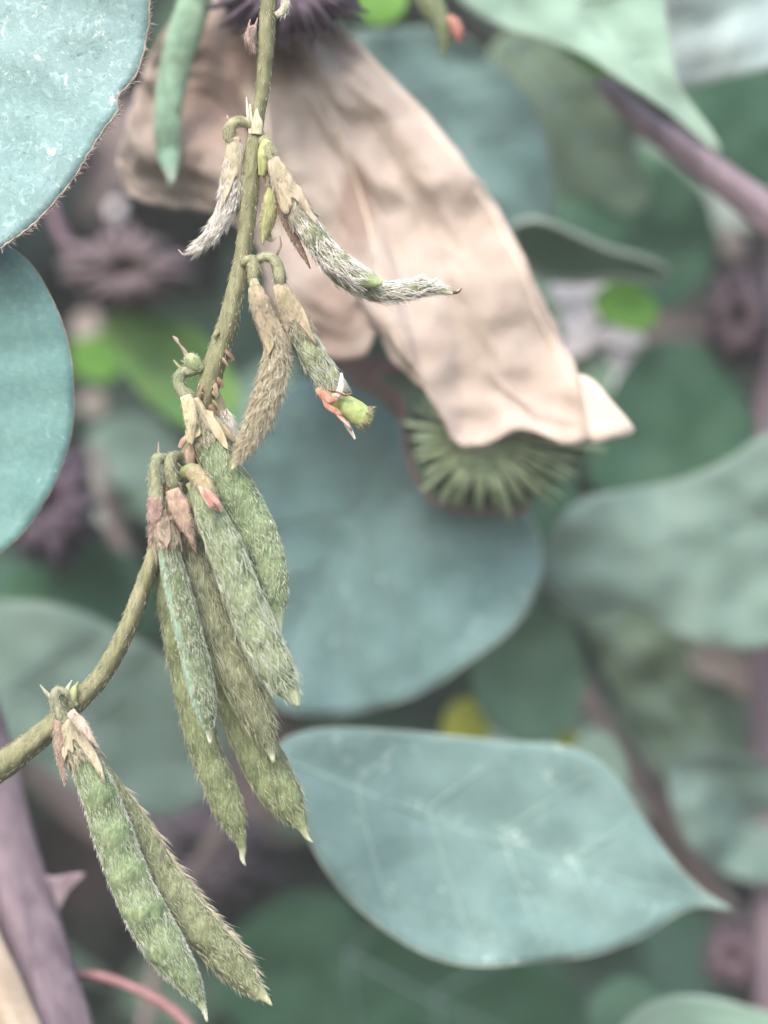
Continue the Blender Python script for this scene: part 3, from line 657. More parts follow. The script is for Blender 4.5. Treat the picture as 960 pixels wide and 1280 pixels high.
def dry_leaf():
    nu, nv = 150, 70
    left = catmull([(235, 0), (195, 55), (165, 130), (146, 205)], nv)
    right = catmull([(425, 30), (478, 85), (545, 155), (600, 228), (645, 300), (692, 400), (722, 468), (752, 500), (793, 538)], nv)
    top = catmull([(235, 0), (290, -10), (340, 10), (385, 40), (425, 30)], nu)
    bot = catmull([(146, 205), (165, 245), (200, 260), (250, 262), (300, 285), (335, 330), (345, 400), (375, 432), (420, 450), (455, 448), (470, 420), (495, 455), (535, 492), (562, 535), (580, 563), (625, 549), (662, 535), (700, 555), (738, 551), (768, 548), (793, 538)], nu)
    V = np.zeros((nv, nu, 3)); px = np.zeros((nv, nu, 2))
    for i in range(nv):
        v = i / (nv - 1)
        for j in range(nu):
            u = j / (nu - 1)
            p = (1 - v) * top[j] + v * bot[j] + (1 - u) * left[i] + u * right[i] - ((1 - u) * (1 - v) * top[0] + u * (1 - v) * top[-1] + (1 - u) * v * bot[0] + u * v * bot[-1])
            uu = u + .02 * math.sin(v * 7)
            tri = lambda q: abs((q % 1) * 2 - 1)
            pl = .11 * math.sin(uu * 13 + v * 1.2 + 2.8 * noise.noise(Vector((u * 3, v * 2, 1)))) + .34 * (tri(uu * 3.1 + .35 + v * .25) ** 1.6 - .4) + .012 * math.sin(uu * 60 + v * 4)
            amp = .35 + .75 * v
            d = 3.3 + amp * pl * .8 - .9 * v * u + .5 * noise.noise(Vector((u * 4, v * 4.5, 3))) + .14 * abs(noise.noise(Vector((u * 9, v * 10, 8))))
            d -= .5 * math.exp(-((u - .98) / .04) ** 2) * v * 0
            q = p + (v * 4.5 + 1) * np.array([noise.noise(Vector((p[0] / 22, p[1] / 22, 4))), noise.noise(Vector((p[0] / 22, p[1] / 22, 7)))]) * (abs(u - .5) > .44 or v > .88)
            d += .10 * noise.noise(Vector((p[0] / 80, p[1] / 95, 2))) + .05 * abs(noise.noise(Vector((p[0] / 42, p[1] / 55, 12)))) + .02 * noise.noise(Vector((p[0] / 14, p[1] / 16, 6)))
            V[i, j] = P(q[0], q[1], d)
    root = empty('dry_leaf', P(380, 0, 3.3), 'large crumpled beige dry leaf hanging behind the upper pods', 'dry leaf')
    o = link('blade', V.reshape(-1, 3), grid_faces(nv, nu, False), M['dry'], root, origin=P(380, 0, 3.3))
    sm = o.modifiers.new('thickness', 'SOLIDIFY'); sm.thickness = .03; sm.offset = 0
    mv = mat_plain('dry leaf vein', (206, 190, 174), (222, 208, 192), 3, .7)
    for f in (.4, .64, .985):
        j = int(f * (nu - 1)); pts = V[::6, j] + np.array([0, -.03, 0])
        rows = []
        for q in pts:
            s = (D + q[1]) / D; rows.append((q[0] * 100 / s + 480, 640 - (q[2] - H) * 100 / s, q[1], 1.5))
        rows[-1] = (*rows[-1][:3], 1.0)
        tube('vein', rows, mv, root, n=60, m=8)
    fl = catmull([(722, 470), (742, 476), (762, 498), (793, 538), (765, 548), (738, 551), (728, 510)], 60, True); c_ = fl.mean(0)
    fd = lambda x, y: float(np.interp(x, [700, 793], [V[-8, -14][1], V[-1, -1][1]])) - .16 - .10 * math.sin((x - 720) / 20)
    FV = [P(c_[0], c_[1], fd(*c_))] + [P(*(c_ + (p - c_) * k), fd(*(c_ + (p - c_) * k))) for k in (.33, .66, 1) for p in fl]
    FF = [(0, 1 + (j + 1) % 60, 1 + j) for j in range(60)] + [(1 + k * 60 + j, 1 + k * 60 + (j + 1) % 60, 61 + k * 60 + (j + 1) % 60, 61 + k * 60 + j) for k in range(2) for j in range(60)]
    ft = link('folded_tip', FV, FF, mat_leaf('pale dry fold', (218, 206, 198), (230, 218, 210), None, 0, .9, .3, fine=False), root)
    ft.modifiers.new('thickness', 'SOLIDIFY').thickness = .03
    return root
dl = dry_leaf()

# ------------------------------------------------------------------ the bean raceme
rac = empty('bean_raceme', P(318, 160, 0), 'hairy olive stem with drooping clusters of fuzzy green bean pods, sharp in the foreground', 'bean stem')
stem_rows = [(340, -60, 0, 11), (336, 0, 0, 11), (332, 60, 0, 10.5), (328, 110, 0, 9.5), (321, 150, 0, 9.5), (317, 190, 0, 12), (311, 250, 0, 12), (305, 307, 0, 11), (297, 350, 0, 12), (287, 395, 0, 13.5), (276, 430, 0, 14.5), (265, 465, 0, 15.5), (256, 500, .05, 14), (247, 530, .15, 13), (238, 570, .25, 13), (222, 615, .35, 12), (203, 660, .3, 11), (190, 700, .2, 10.5), (178, 735, .1, 11.5), (165, 770, 0, 12), (146, 812, 0, 12.5), (122, 850, 0, 13), (92, 882, 0, 14), (50, 920, 0, 16), (0, 958, 0, 19), (-60, 1000, 0, 20)]
stem_rows = [(a, b, c, w * .93) for a, b, c, w in stem_rows]
st, sS = tube('stem', stem_rows, M['stem'], rac, n=240, m=24, ribs=5, ribamp=.04, rough=.10)
hairs(sS, M['hair_tan'], st, 1700, .06, .0045, lift=.45, wild=.3, clump=.1)

def slim(rows, k): return [(a, b, c, w * k) for a, b, c, w in rows]
def pod(label, rows, colours, hcol, nh, hl, flat=.62, roll=0.0, lift=.3, wild=.25, seeds=6, bump=.05, n=90, m=36, tip_from=.92, hr=.0045, tint=None, clump=.35, t0=.0, extra=None, seg=3, band=.93, t1=.95):
    s = Sweep(slim(rows, .95), n, flat, roll)
    t, a = np.meshgrid(np.linspace(0, 1, n), np.linspace(0, 2 * math.pi, m, endpoint=False), indexing='ij')
    tt, aa = t.ravel(), a.ravel()
    env = np.sin(np.clip(tt, 0, 1) * math.pi) ** .6
    wm = 1 + .05 * np.exp(-(np.minimum(np.abs(aa - math.pi), np.minimum(aa, 2 * math.pi - aa)) / .16) ** 2)
    wm = wm * (1 + bump * .35 * env * np.cos(2 * math.pi * seeds * tt))
    pos, nor, T = s.at(tt, aa, wmod=wm)
    w = np.repeat(s.w, m)
    pos = pos + nor * ((np.cos(2 * math.pi * seeds * tt + .4) * bump * np.abs(np.sin(aa)) * env + fbm(pos, 5.0, .10) + fbm(pos, 16.0, .05)) * w)[:, None]
    f = grid_faces(n, m).tolist(); f.append(list(range(m))[::-1]); f.append([(n - 1) * m + j for j in range(m)])
    mt = mat_pod('pod skin', *colours, tip_from=tip_from, tint=tint, band=band)
    o = link('pod', pos, f, mt, rac, origin=s.c[0], attrs={'t': t, 'sut': np.cos(a) ** 2})
    o['label'] = label
    hairs(s, M[hcol], o, int(nh * 1.7), hl, hr * .85, lift, wild, t0=t0, t1=t1, clump=clump, segs=seg)
    if extra:
        for e in extra: hairs(s, M[e[0]], o, e[1], e[2], e[3], lift=e[4], wild=.2, a_center=e[5], a_spread=e[6], t0=.08, clump=.1)
    return o, s

def calyx(parent, s, t0, base, tooth, c1, c2, nteeth=5, k=1.12, flare=.25, phase=0.0, hn=160, hcol='hair_tan', off=.012):
    """cup with pointed teeth that sits round the pod base"""
    nr, m = 14, 60
    c1 = tuple(.6 * x + .4 * y for x, y in zip(c1, (150, 156, 112))); c2 = tuple(.65 * x + .35 * y for x, y in zip(c2, (176, 166, 146)))
    V = []
    r, a = np.meshgrid(np.linspace(0, 1, nr), np.linspace(0, 2 * math.pi, m, endpoint=False), indexing='ij')
    ph = ((a * nteeth / (2 * math.pi) + phase) % 1)
    prof = (1 - np.abs(ph * 2 - 1)) ** 1.5
    ln = base + tooth * prof * (1 + .4 * np.sin(a * 2 + phase * 9)) + .03 * np.sin(a * 7 + phase * 5)
    t = t0 + r * ln
    fl = 1 + flare * .6 * np.clip((r - .6) / .4, 0, 1) ** 2 * (1 + .8 * np.sin(a * 3 + phase * 11))
    fl = fl * (.88 + .12 * np.clip(r / .22, 0, 1) ** .7) * (1 + .03 * np.cos(a * 10))
    pos, nor, T = s.at(t.ravel(), a.ravel(), 1 + (k - 1) * .6, off * .6, wmod=fl.ravel())
    pos = pos + nor * fbm(pos, 9, .03)[:, None]
    mt = mat_plain('calyx', tuple(x * .86 for x in c1), tuple(min(255, x * 1.06) for x in c2), 9, .65, .2, (1, 1, .35), 1.0, .04)
    o = link('calyx', pos, grid_faces(nr, m), mt, parent, origin=s.c[0])
    sm = o.modifiers.new('thickness', 'SOLIDIFY'); sm.thickness = .012; sm.offset = -1
    hairs(s, M[hcol], parent, hn * 6, .13, .0045, lift=.25, wild=.25, t0=t0, t1=t0 + base + tooth * .6, k=k * 1.03, clump=.1)
    return o

def lobe_fuzz(s, parent):
    hairs(s, M['hair_tan'], parent, 160, .06, .004, lift=.7, wild=.4, clump=.1)

def lobe(parent, rows, c1, c2, name='calyx_lobe', flat=.3, roll=0.0, m=12):
    if name == 'pedicel': c1 = tuple(.8 * (.65 * x + .35 * y) for x, y in zip(c1, (160, 152, 124))); c2 = tuple(.92 * (.65 * x + .35 * y) for x, y in zip(c2, (206, 196, 170)))
    if name == 'pedicel': rows = [(x, y, d, w * (.92 if i < len(rows) - 1 else .5)) for i, (x, y, d, w) in enumerate(rows)]
    o, s = tube(name, rows, mat_plain(name, tuple(x * .85 for x in c1), c2, 14, .7, .2, (1, 1, .4), .9, .03), parent, n=24, m=m, flat=flat, roll=roll, rough=.22)
    if name in ('pedicel', 'calyx_lobe', 'calyx'): lobe_fuzz(s, parent)
    return o, s

GRN = ((112, 136, 92), (146, 168, 122), (212, 226, 190), (196, 200, 168))
TEAL = ((96, 134, 108), (134, 172, 146), (214, 224, 196), (150, 196, 180))
OLV = ((104, 100, 74), (134, 130, 96), (206, 208, 170), (150, 142, 110))
OLG = ((110, 126, 82), (144, 160, 112), (214, 218, 184), (170, 150, 124))
GRY = ((120, 126, 98), (156, 160, 132), (210, 222, 180), (180, 176, 150))

# pedicels and calyces per cluster; each pod carries its own
# --- top cluster
oA, sA = pod('white silky pod curling left from the top node', slim([(292, 172, -.05, 8), (293, 190, -.05, 12), (291, 215, -.05, 14.5), (288, 240, -.05, 15), (281, 265, -.05, 14.5), (266, 290, -.05, 12), (250, 306, -.05, 7.5), (238, 316, -.05, 4), (229, 318, -.05, 2), (223, 312, -.05, 1)], .78),
    ((166, 164, 156), (206, 202, 196), (180, 160, 160), (220, 214, 206)), 'hair_white', 760, .19, lift=.05, wild=.12, seeds=3, hr=.0078, tip_from=.9, t1=.84)
calyx(oA, sA, 0.0, .30, .2, (214, 208, 170), (198, 176, 162), k=1.12, hcol='hair_white')
lobe(oA, [(322, 163, 0, 6), (312, 156, -.05, 7), (300, 152, -.08, 7.5), (289, 157, -.08, 8), (287, 170, -.06, 9), (291, 182, -.05, 10)], (168, 180, 116), (210, 214, 168), 'pedicel', flat=1)
lobe(oA, [(289, 155, -.1, 2.5), (285, 149, -.12, 1.6), (284, 144, -.12, .6)], (190, 170, 150), (214, 200, 180), 'bract')

oB, sB = pod('long silvery pod slanting right from the top node, blunt green tip', slim([(342, 198, -.15, 8), (350, 220, -.18, 13), (366, 252, -.2, 17), (388, 288, -.22, 19), (412, 318, -.22, 20), (440, 340, -.22, 18), (462, 350, -.22, 13), (478, 354, -.2, 4)], .78),
    ((122, 134, 96), (160, 170, 132), (190, 212, 150), (170, 172, 140)), 'hair_white', 620, .24, lift=.035, wild=.14, seeds=4, hr=.0085, tip_from=.84, t1=.86)
calyx(oB, sB, 0.0, .26, .18, (206, 196, 160), (206, 180, 168), k=1.14, phase=.3)
lobe(oB, [(324, 168, .0, 7), (332, 180, -.08, 8), (338, 194, -.14, 9), (343, 204, -.15, 10)], (160, 176, 110), (206, 214, 160), 'pedicel', flat=1)
lobe(oB, [(343, 240, -.05, 4), (354, 270, -.08, 5), (368, 298, -.1, 5.5), (380, 320, -.1, 3.5), (388, 336, -.1, .8)], (110, 88, 78), (150, 124, 110), 'calyx_lobe', flat=.4)
oB2, sB2 = pod('pod behind the upper right one, ending in a sharp dark curled point', slim([(386, 296, .0, 8), (410, 328, .0, 14), (440, 352, .0, 17), (475, 364, .0, 17), (505, 363, .0, 16), (530, 359, .0, 12), (548, 361, 0, 7), (560, 366, .0, 3.5), (569, 366, 0, 2), (577, 360, 0, .8)], .78),
    ((120, 130, 94), (156, 164, 126), (206, 212, 170), (170, 172, 140)), 'hair_white', 520, .22, lift=.035, wild=.12, seeds=4, hr=.008, tip_from=.80, t1=.84, extra=None)
lobe(rac, [(566, 366, -.0, 2.2), (573, 365, 0, 1.6), (577, 360, 0, .7)], (70, 56, 50), (110, 92, 84), 'beak', flat=1)
oC, sC = pod('small smooth yellow-green bud hanging between stem and pod', [(337, 235, -.05, 2.5), (338, 246, -.05, 8), (337, 262, -.05, 11), (334, 278, -.05, 10), (331, 290, -.05, 6), (329, 300, -.05, 2.2), (328, 306, -.05, 1)],
    ((150, 156, 88), (184, 188, 124), (150, 130, 90), (196, 196, 140)), 'hair_tan', 220, .05, lift=.4, seeds=1, flat=.8)
lobe(oC, [(327, 205, -.02, 3.5), (333, 220, -.05, 3.5), (337, 238, -.05, 3.5)], (150, 160, 100), (180, 180, 130), 'pedicel', flat=1)
lobe(oC, [(331, 285, .02, 4), (336, 296, .02, 5), (341, 300, .02, 2), (345, 296, .02, .8)], (190, 180, 130), (200, 190, 160), 'bract')
# bracts of the top node
bn, _ = lobe(rac, [(321, 168, -.1, 7), (322, 155, -.12, 7.5), (321, 146, -.12, 4), (321, 136, -.1, 1)], (206, 210, 160), (232, 230, 200), 'bract', flat=.5)
bn['label'] = 'short pale pointed bract on the top node'
lobe(rac, [(314, 168, -.08, 3), (311, 150, -.08, 2.2), (309, 134, -.08, 1.6), (308, 121, -.08, .7)], (214, 210, 186), (230, 226, 210), 'bract')
lobe(rac, [(319, 170, -.08, 2.5), (315, 150, -.1, 1.8), (312, 130, -.1, .8)], (214, 210, 186), (230, 226, 210), 'bract')
lobe(rac, [(334, 176, -.12, 6), (330, 190, -.14, 8), (329, 205, -.12, 7), (327, 220, -.1, 4)], (166, 178, 96), (206, 212, 150), 'bract', flat=.6)
# stub and bud near the top edge
o1, s1 = lobe(rac, [(342, -12, -.1, 4), (353, -6, -.1, 5), (357, 6, -.1, 5), (352, 16, -.1, 5), (345, 20, -.1, 3)], (200, 200, 160), (222, 218, 190), 'curled_pedicel', flat=.8)
hairs(s1, M['hair_white'], o1, 160, .08, .005, lift=.5)
o1, s1 = lobe(rac, [(320, 32, -.08, 2), (315, 38, -.1, 6), (312, 50, -.1, 7), (317, 62, -.08, 4), (319, 68, -.08, 1)], (150, 96, 84), (206, 186, 176), 'dry_bud', flat=.7)
o1['label'] = 'tiny reddish dry bud on the stem near the top edge'
hairs(s1, M['hair_rim'], o1, 120, .09, .0045, lift=.6)
lobe(rac, [(313, 40, -.1, 2), (311, 32, -.1, 1.4), (313, 24, -.1, .6)], (180, 130, 116), (206, 180, 170), 'bract')
lobe(rac, [(317, 38, -.1, 1.8), (320, 30, -.1, 1.4), (322, 22, -.1, .6)], (180, 130, 116), (206, 180, 170), 'bract')

# --- second cluster
oD, sD = pod('shaggy tan pod in the second cluster hanging down to the left', slim([(317, 350, -.2, 7), (322, 372, -.38, 12), (332, 400, -.38, 14), (344, 428, -.38, 17), (345, 450, -.38, 18.5), (339, 480, -.38, 20), (329, 510, -.38, 18.5), (316, 540, -.38, 14), (302, 565, -.38, 9), (294, 580, -.38, 5), (290, 587, -.38, 1.5)], .78),
    ((150, 146, 116), (184, 180, 150), (216, 220, 170), (186, 180, 150)), 'hair_cream', 1500, .17, lift=.5, wild=.25, seeds=4, hr=.006, t0=.35, tip_from=.94)
calyx(oD, sD, 0.04, .24, .16, (176, 160, 116), (190, 160, 146), k=1.12, phase=.1)
lobe(oD, [(303, 338, 0, 5), (306, 328, -.1, 7), (314, 326, -.12, 8), (317, 340, -.12, 9), (316, 358, -.12, 9)], (142, 156, 104), (176, 186, 134), 'pedicel', flat=1)
hairs(sD, M['hair_tan'], oD, 600, .12, .005, lift=.3, t0=.05, t1=.4, k=1.14)
lobe(oD, [(336, 440, -.36, 6), (345, 444, -.38, 7), (356, 443, -.36, 6), (366, 452, -.34, 2)], (196, 166, 150), (220, 200, 180), 'calyx_lobe', flat=.5)
lobe(oD, [(357, 452, -.36, 3), (358, 440, -.38, 2.2), (359, 424, -.38, .8)], (226, 206, 190), (236, 220, 206), 'bract')
oD2, sD2 = pod('striped green pod in the second cluster with its end torn open', [(350, 356, -.08, 8), (356, 374, -.1, 12), (366, 396, -.1, 14.5), (380, 424, -.1, 16), (396, 452, -.1, 17), (412, 478, -.1, 17), (422, 494, -.1, 16), (426, 500, -.1, 8)],
    ((128, 134, 96), (168, 176, 134), (150, 100, 74), (180, 170, 140)), 'hair_silver', 480, .24, lift=.05, wild=.22, seeds=5, hr=.006, tip_from=.97)
calyx(oD2, sD2, 0.0, .28, .2, (176, 164, 120), (196, 168, 150), k=1.14, phase=.4)
lobe(oD2, [(318, 330, -.05, 5), (328, 322, -.08, 6.5), (340, 322, -.1, 7), (347, 334, -.1, 8), (350, 350, -.08, 9), (351, 362, -.08, 9)], (142, 160, 116), (186, 198, 150), 'pedicel', flat=1)
lobe(oD2, [(344, 322, -.1, 2.4), (348, 314, -.12, 1.8), (351, 306, -.12, 1.4), (350, 295, -.12, .6)], (120, 110, 96), (150, 140, 120), 'bract')
oT, sT = tube('bare_pod_end', [(418, 492, -.14, 8), (426, 502, -.16, 12.5), (438, 511, -.16, 14.5), (450, 519, -.16, 14.5), (459, 524, -.16, 12), (465, 527, -.16, 5)], mat_plain('bare pod', (126, 150, 74), (186, 200, 130), 6, .4, .1, (1, 1, 1), .5, .03), rac, n=40, m=24, flat=.85, rough=.08)
oT['label'] = 'bare green stump of the torn pod'
hairs(sT, M['hair_dark'], oT, 120, .10, .005, lift=1.2, t0=.75)
ORA = ((176, 106, 84), (214, 160, 138))
for k_, rws in enumerate([[(396, 486, -.24, 3), (404, 494, -.32, 6), (414, 500, -.36, 5), (424, 496, -.34, 2)], [(404, 492, -.3, 3), (410, 506, -.34, 6), (420, 514, -.36, 5), (428, 520, -.34, 2)],
    [(416, 512, -.3, 3), (426, 522, -.34, 6), (436, 532, -.34, 5), (440, 538, -.3, 2)], [(412, 488, -.3, 3), (420, 490, -.34, 5), (432, 494, -.34, 3), (440, 492, -.3, 1)]]):
    lobe(oT, rws, *(ORA if k_ != 2 else ((206, 140, 130), (232, 206, 196))), 'dried_shred', flat=.35, roll=.6 * k_)
lobe(oT, [(421, 496, -.34, 5), (426, 484, -.36, 4.5), (427, 474, -.36, 3), (427, 466, -.34, 1)], (232, 216, 206), (240, 230, 222), 'dried_shred', flat=.5)
lobe(oT, [(432, 528, -.3, 4), (438, 538, -.3, 3), (444, 549, -.3, 1.2)], (222, 206, 196), (236, 226, 216), 'dried_shred', flat=.6)

# --- third node, hooked stalk at the left, pod E
oE, sE = pod('broad bright green pod on the right of the big cluster with a white tip', [(240, 500, -.12, 8), (250, 530, -.15, 15), (266, 562, -.15, 20), (288, 602, -.15, 24), (310, 642, -.15, 25), (328, 682, -.15, 24), (339, 716, -.15, 20.5), (344, 748, -.15, 16), (346, 770, -.15, 9), (348, 783, -.15, 5), (349, 792, -.15, 3)],
    ((112, 138, 92), (146, 168, 122), (218, 232, 206), (176, 192, 144)), 'hair_silver', 1100, .08, lift=.35, wild=.35, seeds=5, hr=.005, tip_from=.9)
calyx(oE, sE, 0.0, .10, .13, (206, 198, 152), (214, 190, 160), k=1.12, flare=.5, phase=.2)
lobe(oE, [(262, 462, .0, 5), (250, 462, -.05, 6), (240, 464, -.08, 7), (228, 466, -.1, 8), (223, 476, -.1, 8.5), (227, 488, -.1, 8.5), (236, 498, -.1, 9), (241, 506, -.12, 10)], (134, 158, 114), (176, 194, 150), 'pedicel', flat=1)
lobe(oE, [(232, 495, -.25, 7), (238, 515, -.3, 9), (239, 535, -.32, 6), (240, 556, -.32, 1)], (206, 196, 156), (220, 204, 172), 'calyx_lobe', flat=.4)
o1, s1 = lobe(rac, [(252, 462, -.08, 6), (244, 456, -.12, 9), (238, 449, -.12, 9), (234, 444, -.12, 5)], (150, 172, 120), (184, 200, 150), 'bud', flat=.9)
hairs(s1, M['hair_silver'], o1, 120, .06, .004, lift=.6)
lobe(rac, [(234, 446, -.12, 3), (230, 438, -.12, 2.2), (224, 430, -.12, 1.2), (220, 424, -.12, 2.2), (216, 420, -.12, .7)], (150, 120, 110), (206, 190, 180), 'bract')
lobe(rac, [(228, 462, -.12, 2.4), (222, 456, -.12, 1.6), (217, 450, -.12, .7)], (160, 160, 120), (190, 190, 150), 'bract')
o1, s1 = lobe(rac, [(268, 490, .02, 6), (274, 510, .02, 9), (281, 530, .02, 10), (288, 550, .02, 7), (292, 566, .02, 2)], (176, 156, 126), (200, 180, 150), 'dry_calyx', flat=.5)
o1['label'] = 'narrow tan dry calyx behind the green pod'
hairs(s1, M['hair_white'], o1, 420, .16, .005, lift=.35, t0=.3)

for q in range(16):
    t_ = random.uniform(.40, .56); i_ = int(t_ * (sS.n - 1)); c_ = sS.c[i_]; sx = c_[0] / ((D + c_[1]) / D) * 100 + 480; sy = 640 - (c_[2] - H) / ((D + c_[1]) / D) * 100
    dx = random.choice([-1, 1]) * random.uniform(.5, 1) * 13; dy = random.uniform(8, 22)
    lobe(rac, [(sx + dx * .7, sy, c_[1] - .08, 2.5), (sx + dx * 1.1, sy + dy * .4, c_[1] - .14, 3.4), (sx + dx * 1.4, sy + dy * .75, c_[1] - .16, 2), (sx + dx * 1.35 + random.uniform(-3, 3), sy + dy, c_[1] - .16, .6)], *random.choice([((110, 84, 66), (160, 130, 106)), ((150, 130, 104), (196, 176, 150)), ((126, 134, 92), (160, 160, 120))]), 'bract', flat=.35, roll=random.uniform(-1, 1))
# --- the big cluster
oF, sF = pod('long pale green pod in front at the centre of the big cluster', [(250, 606, -.4, 10), (259, 634, -.42, 18), (272, 664, -.45, 21), (287, 700, -.45, 23.5), (303, 744, -.45, 25), (322, 788, -.45, 25.5), (340, 826, -.45, 24), (357, 856, -.45, 17), (367, 870, -.45, 10), (373, 883, -.45, 2)],
    ((110, 130, 92), (150, 168, 128), (210, 222, 184), (178, 186, 150)), 'hair_silver', 800, .24, lift=.06, wild=.18, seeds=6, hr=.0065, tip_from=.9)
lobe(oF, [(238, 588, -.3, 8), (248, 598, -.38, 12), (257, 610, -.5, 12), (265, 624, -.56, 8), (271, 633, -.56, 2)], (146, 140, 98), (180, 164, 130), 'calyx', flat=.6)
for rws, c in (([(250, 608, -.56, 2), (256, 620, -.62, 4), (264, 632, -.66, 4), (272, 638, -.64, 1.5)], ((190, 166, 146), (220, 200, 180))), ([(258, 612, -.62, 3), (265, 622, -.68, 5), (273, 630, -.68, 4), (277, 640, -.66, 1.5)], ((196, 140, 128), (220, 180, 164))), ([(254, 612, -.66, 2), (264, 630, -.74, 2.5), (270, 634, -.72, 1)], ((176, 110, 104), (204, 146, 136)))):
    lobe(oF, rws, *c, 'withered_petal', flat=.45, roll=.5)
oG, sG = pod('blue-green pod with a painted highlight stripe at the left front of the big cluster', [(200, 640, -.35, 8), (206, 662, -.38, 12), (213, 700, -.4, 15), (223, 740, -.4, 17.5), (235, 786, -.4, 18), (246, 832, -.4, 18), (253, 866, -.4, 17.5), (258, 894, -.4, 12), (261, 912, -.4, 6), (263, 930, -.4, 2)],
    ((100, 122, 86), (126, 146, 104), (222, 226, 206), (150, 196, 178)), 'hair_silver', 1500, .10, lift=.25, wild=.35, seeds=6, hr=.005, roll=.6, flat=.72, tip_from=.93, band=.5)  # wide teal suture band doubles as the pod's painted left highlight
calyx(oG, sG, 0.0, .07, .13, (134, 104, 104), (176, 146, 136), k=1.25, flare=.4, phase=.1)
lobe(oG, [(222, 588, -.1, 6), (208, 574, -.2, 7), (196, 574, -.3, 8), (193, 590, -.34, 9), (194, 608, -.36, 9.5), (197, 632, -.36, 11), (200, 646, -.36, 12)], (128, 150, 104), (166, 180, 136), 'pedicel', flat=1)
lobe(oG, [(194, 622, -.42, 9), (194, 645, -.46, 9), (190, 665, -.46, 5), (186, 686, -.46, 1)], (140, 106, 110), (176, 144, 136), 'calyx_lobe', flat=.4)
oH, sH = pod('grey-olive shaggy pod between the two front pods', [(218, 618, -.1, 9), (228, 650, -.1, 16), (240, 690, -.1, 20), (254, 734, -.08, 22), (272, 784, -.05, 24), (292, 830, -.05, 25), (311, 870, -.05, 25), (326, 904, -.05, 19), (336, 930, -.05, 9), (342, 953, -.05, 2)],
    ((104, 112, 84), (140, 148, 116), (220, 222, 196), (150, 138, 112)), 'hair_moss', 1000, .24, lift=.08, wild=.15, seeds=6, hr=.0055, tip_from=.94, clump=.2)
calyx(oH, sH, 0.0, .09, .13, (150, 122, 110), (196, 170, 146), k=1.3, flare=.3, phase=.6)
lobe(oH, [(232, 580, -.05, 6), (222, 570, -.15, 7), (213, 574, -.25, 8), (213, 590, -.28, 9), (217, 608, -.25, 10), (220, 625, -.2, 12)], (128, 148, 104), (160, 172, 130), 'pedicel', flat=1)
lobe(oH, [(216, 612, -.42, 9), (224, 635, -.46, 12), (232, 655, -.48, 9), (238, 670, -.48, 4), (243, 684, -.46, 1)], (150, 116, 112), (206, 180, 156), 'calyx_lobe', flat=.4)
lobe(oH, [(240, 640, -.3, 4), (250, 655, -.42, 5), (256, 670, -.44, 3), (260, 682, -.42, .8)], (110, 76, 72), (140, 100, 92), 'calyx_lobe', flat=.4)
oI, sI = pod('dull olive pod ending lowest on the right of the big cluster', [(238, 700, .3, 12), (256, 760, .3, 20), (276, 830, .3, 24), (298, 884, .3, 26), (318, 930, .3, 27.5), (338, 968, .3, 28.5), (356, 998, .3, 24), (370, 1020, .3, 14), (379, 1036, .3, 6), (384, 1047, .3, 3), (391, 1053, .3, 1)],
    OLG, 'hair_moss', 700, .17, lift=.12, wild=.18, seeds=6, hr=.0055, tip_from=.93)
oJ, sJ = pod('slim olive pod ending lowest on the left of the big cluster', [(202, 690, .3, 10), (212, 750, .3, 16), (227, 820, .3, 18), (243, 890, .3, 19), (260, 945, .3, 20), (275, 982, .3, 21), (289, 1018, .3, 18), (299, 1045, .3, 9), (303, 1062, .3, 4.5), (303, 1074, .3, 3), (307, 1082, .3, 1)],
    OLG, 'hair_moss', 700, .12, lift=.2, wild=.25, seeds=7, hr=.0055, tip_from=.93, extra=[('hair_moss', 160, .13, .005, .7, math.pi, .35)])
# node debris of the big cluster
for rws, c in (([(232, 590, -.05, 6), (238, 570, -.1, 8), (246, 552, -.12, 6), (240, 540, -.12, 2)], ((150, 120, 100), (196, 170, 150))), ([(222, 600, -.1, 6), (232, 590, -.2, 8), (245, 586, -.25, 6), (254, 590, -.25, 2)], ((126, 140, 92), (166, 176, 126))),
    ([(214, 590, -.2, 4), (210, 600, -.25, 5), (208, 615, -.28, 4), (212, 628, -.28, 1)], ((120, 96, 72), (150, 126, 98))), ([(225, 560, -.1, 3), (230, 550, -.12, 4), (240, 545, -.12, 2), (246, 556, -.12, 1)], ((176, 130, 116), (206, 180, 160))),
    ([(198, 572, -.3, 1.6), (198, 562, -.3, 1.2), (198, 552, -.3, .5)], ((170, 150, 140), (190, 170, 160))), ([(236, 604, -.3, 5), (244, 620, -.38, 7), (246, 640, -.4, 5), (244, 655, -.36, 1)], ((126, 140, 100), (150, 150, 110)))):
    lobe(rac, rws, *c, 'bract', flat=.5)

# --- lowest node and its two pods
oK, sK = pod('wide ribbed green pod of the lowest pair in front', slim([(84, 900, -.25, 8), (92, 922, -.28, 13), (104, 946, -.3, 19), (116, 974, -.3, 24), (129, 1007, -.3, 26.5), (142, 1045, -.3, 28), (155, 1082, -.3, 28), (171, 1120, -.3, 29), (190, 1157, -.3, 30), (212, 1193, -.3, 27), (235, 1226, -.3, 18), (248, 1247, -.3, 9), (255, 1262, -.3, 4), (259, 1277, -.3, 1.5)], .92),
    ((104, 132, 88), (142, 164, 118), (222, 230, 206), (186, 196, 160)), 'hair_silver', 1700, .12, lift=.05, wild=.15, seeds=8, bump=.09, hr=.0045, tip_from=.93, clump=.15, extra=[('hair_white', 300, .06, .004, .7, 0.0, .2), ('hair_white', 300, .08, .004, .7, math.pi, .2)])
calyx(oK, sK, 0.0, .06, .11, (186, 168, 150), (206, 196, 170), k=1.22, flare=.3, phase=.35)
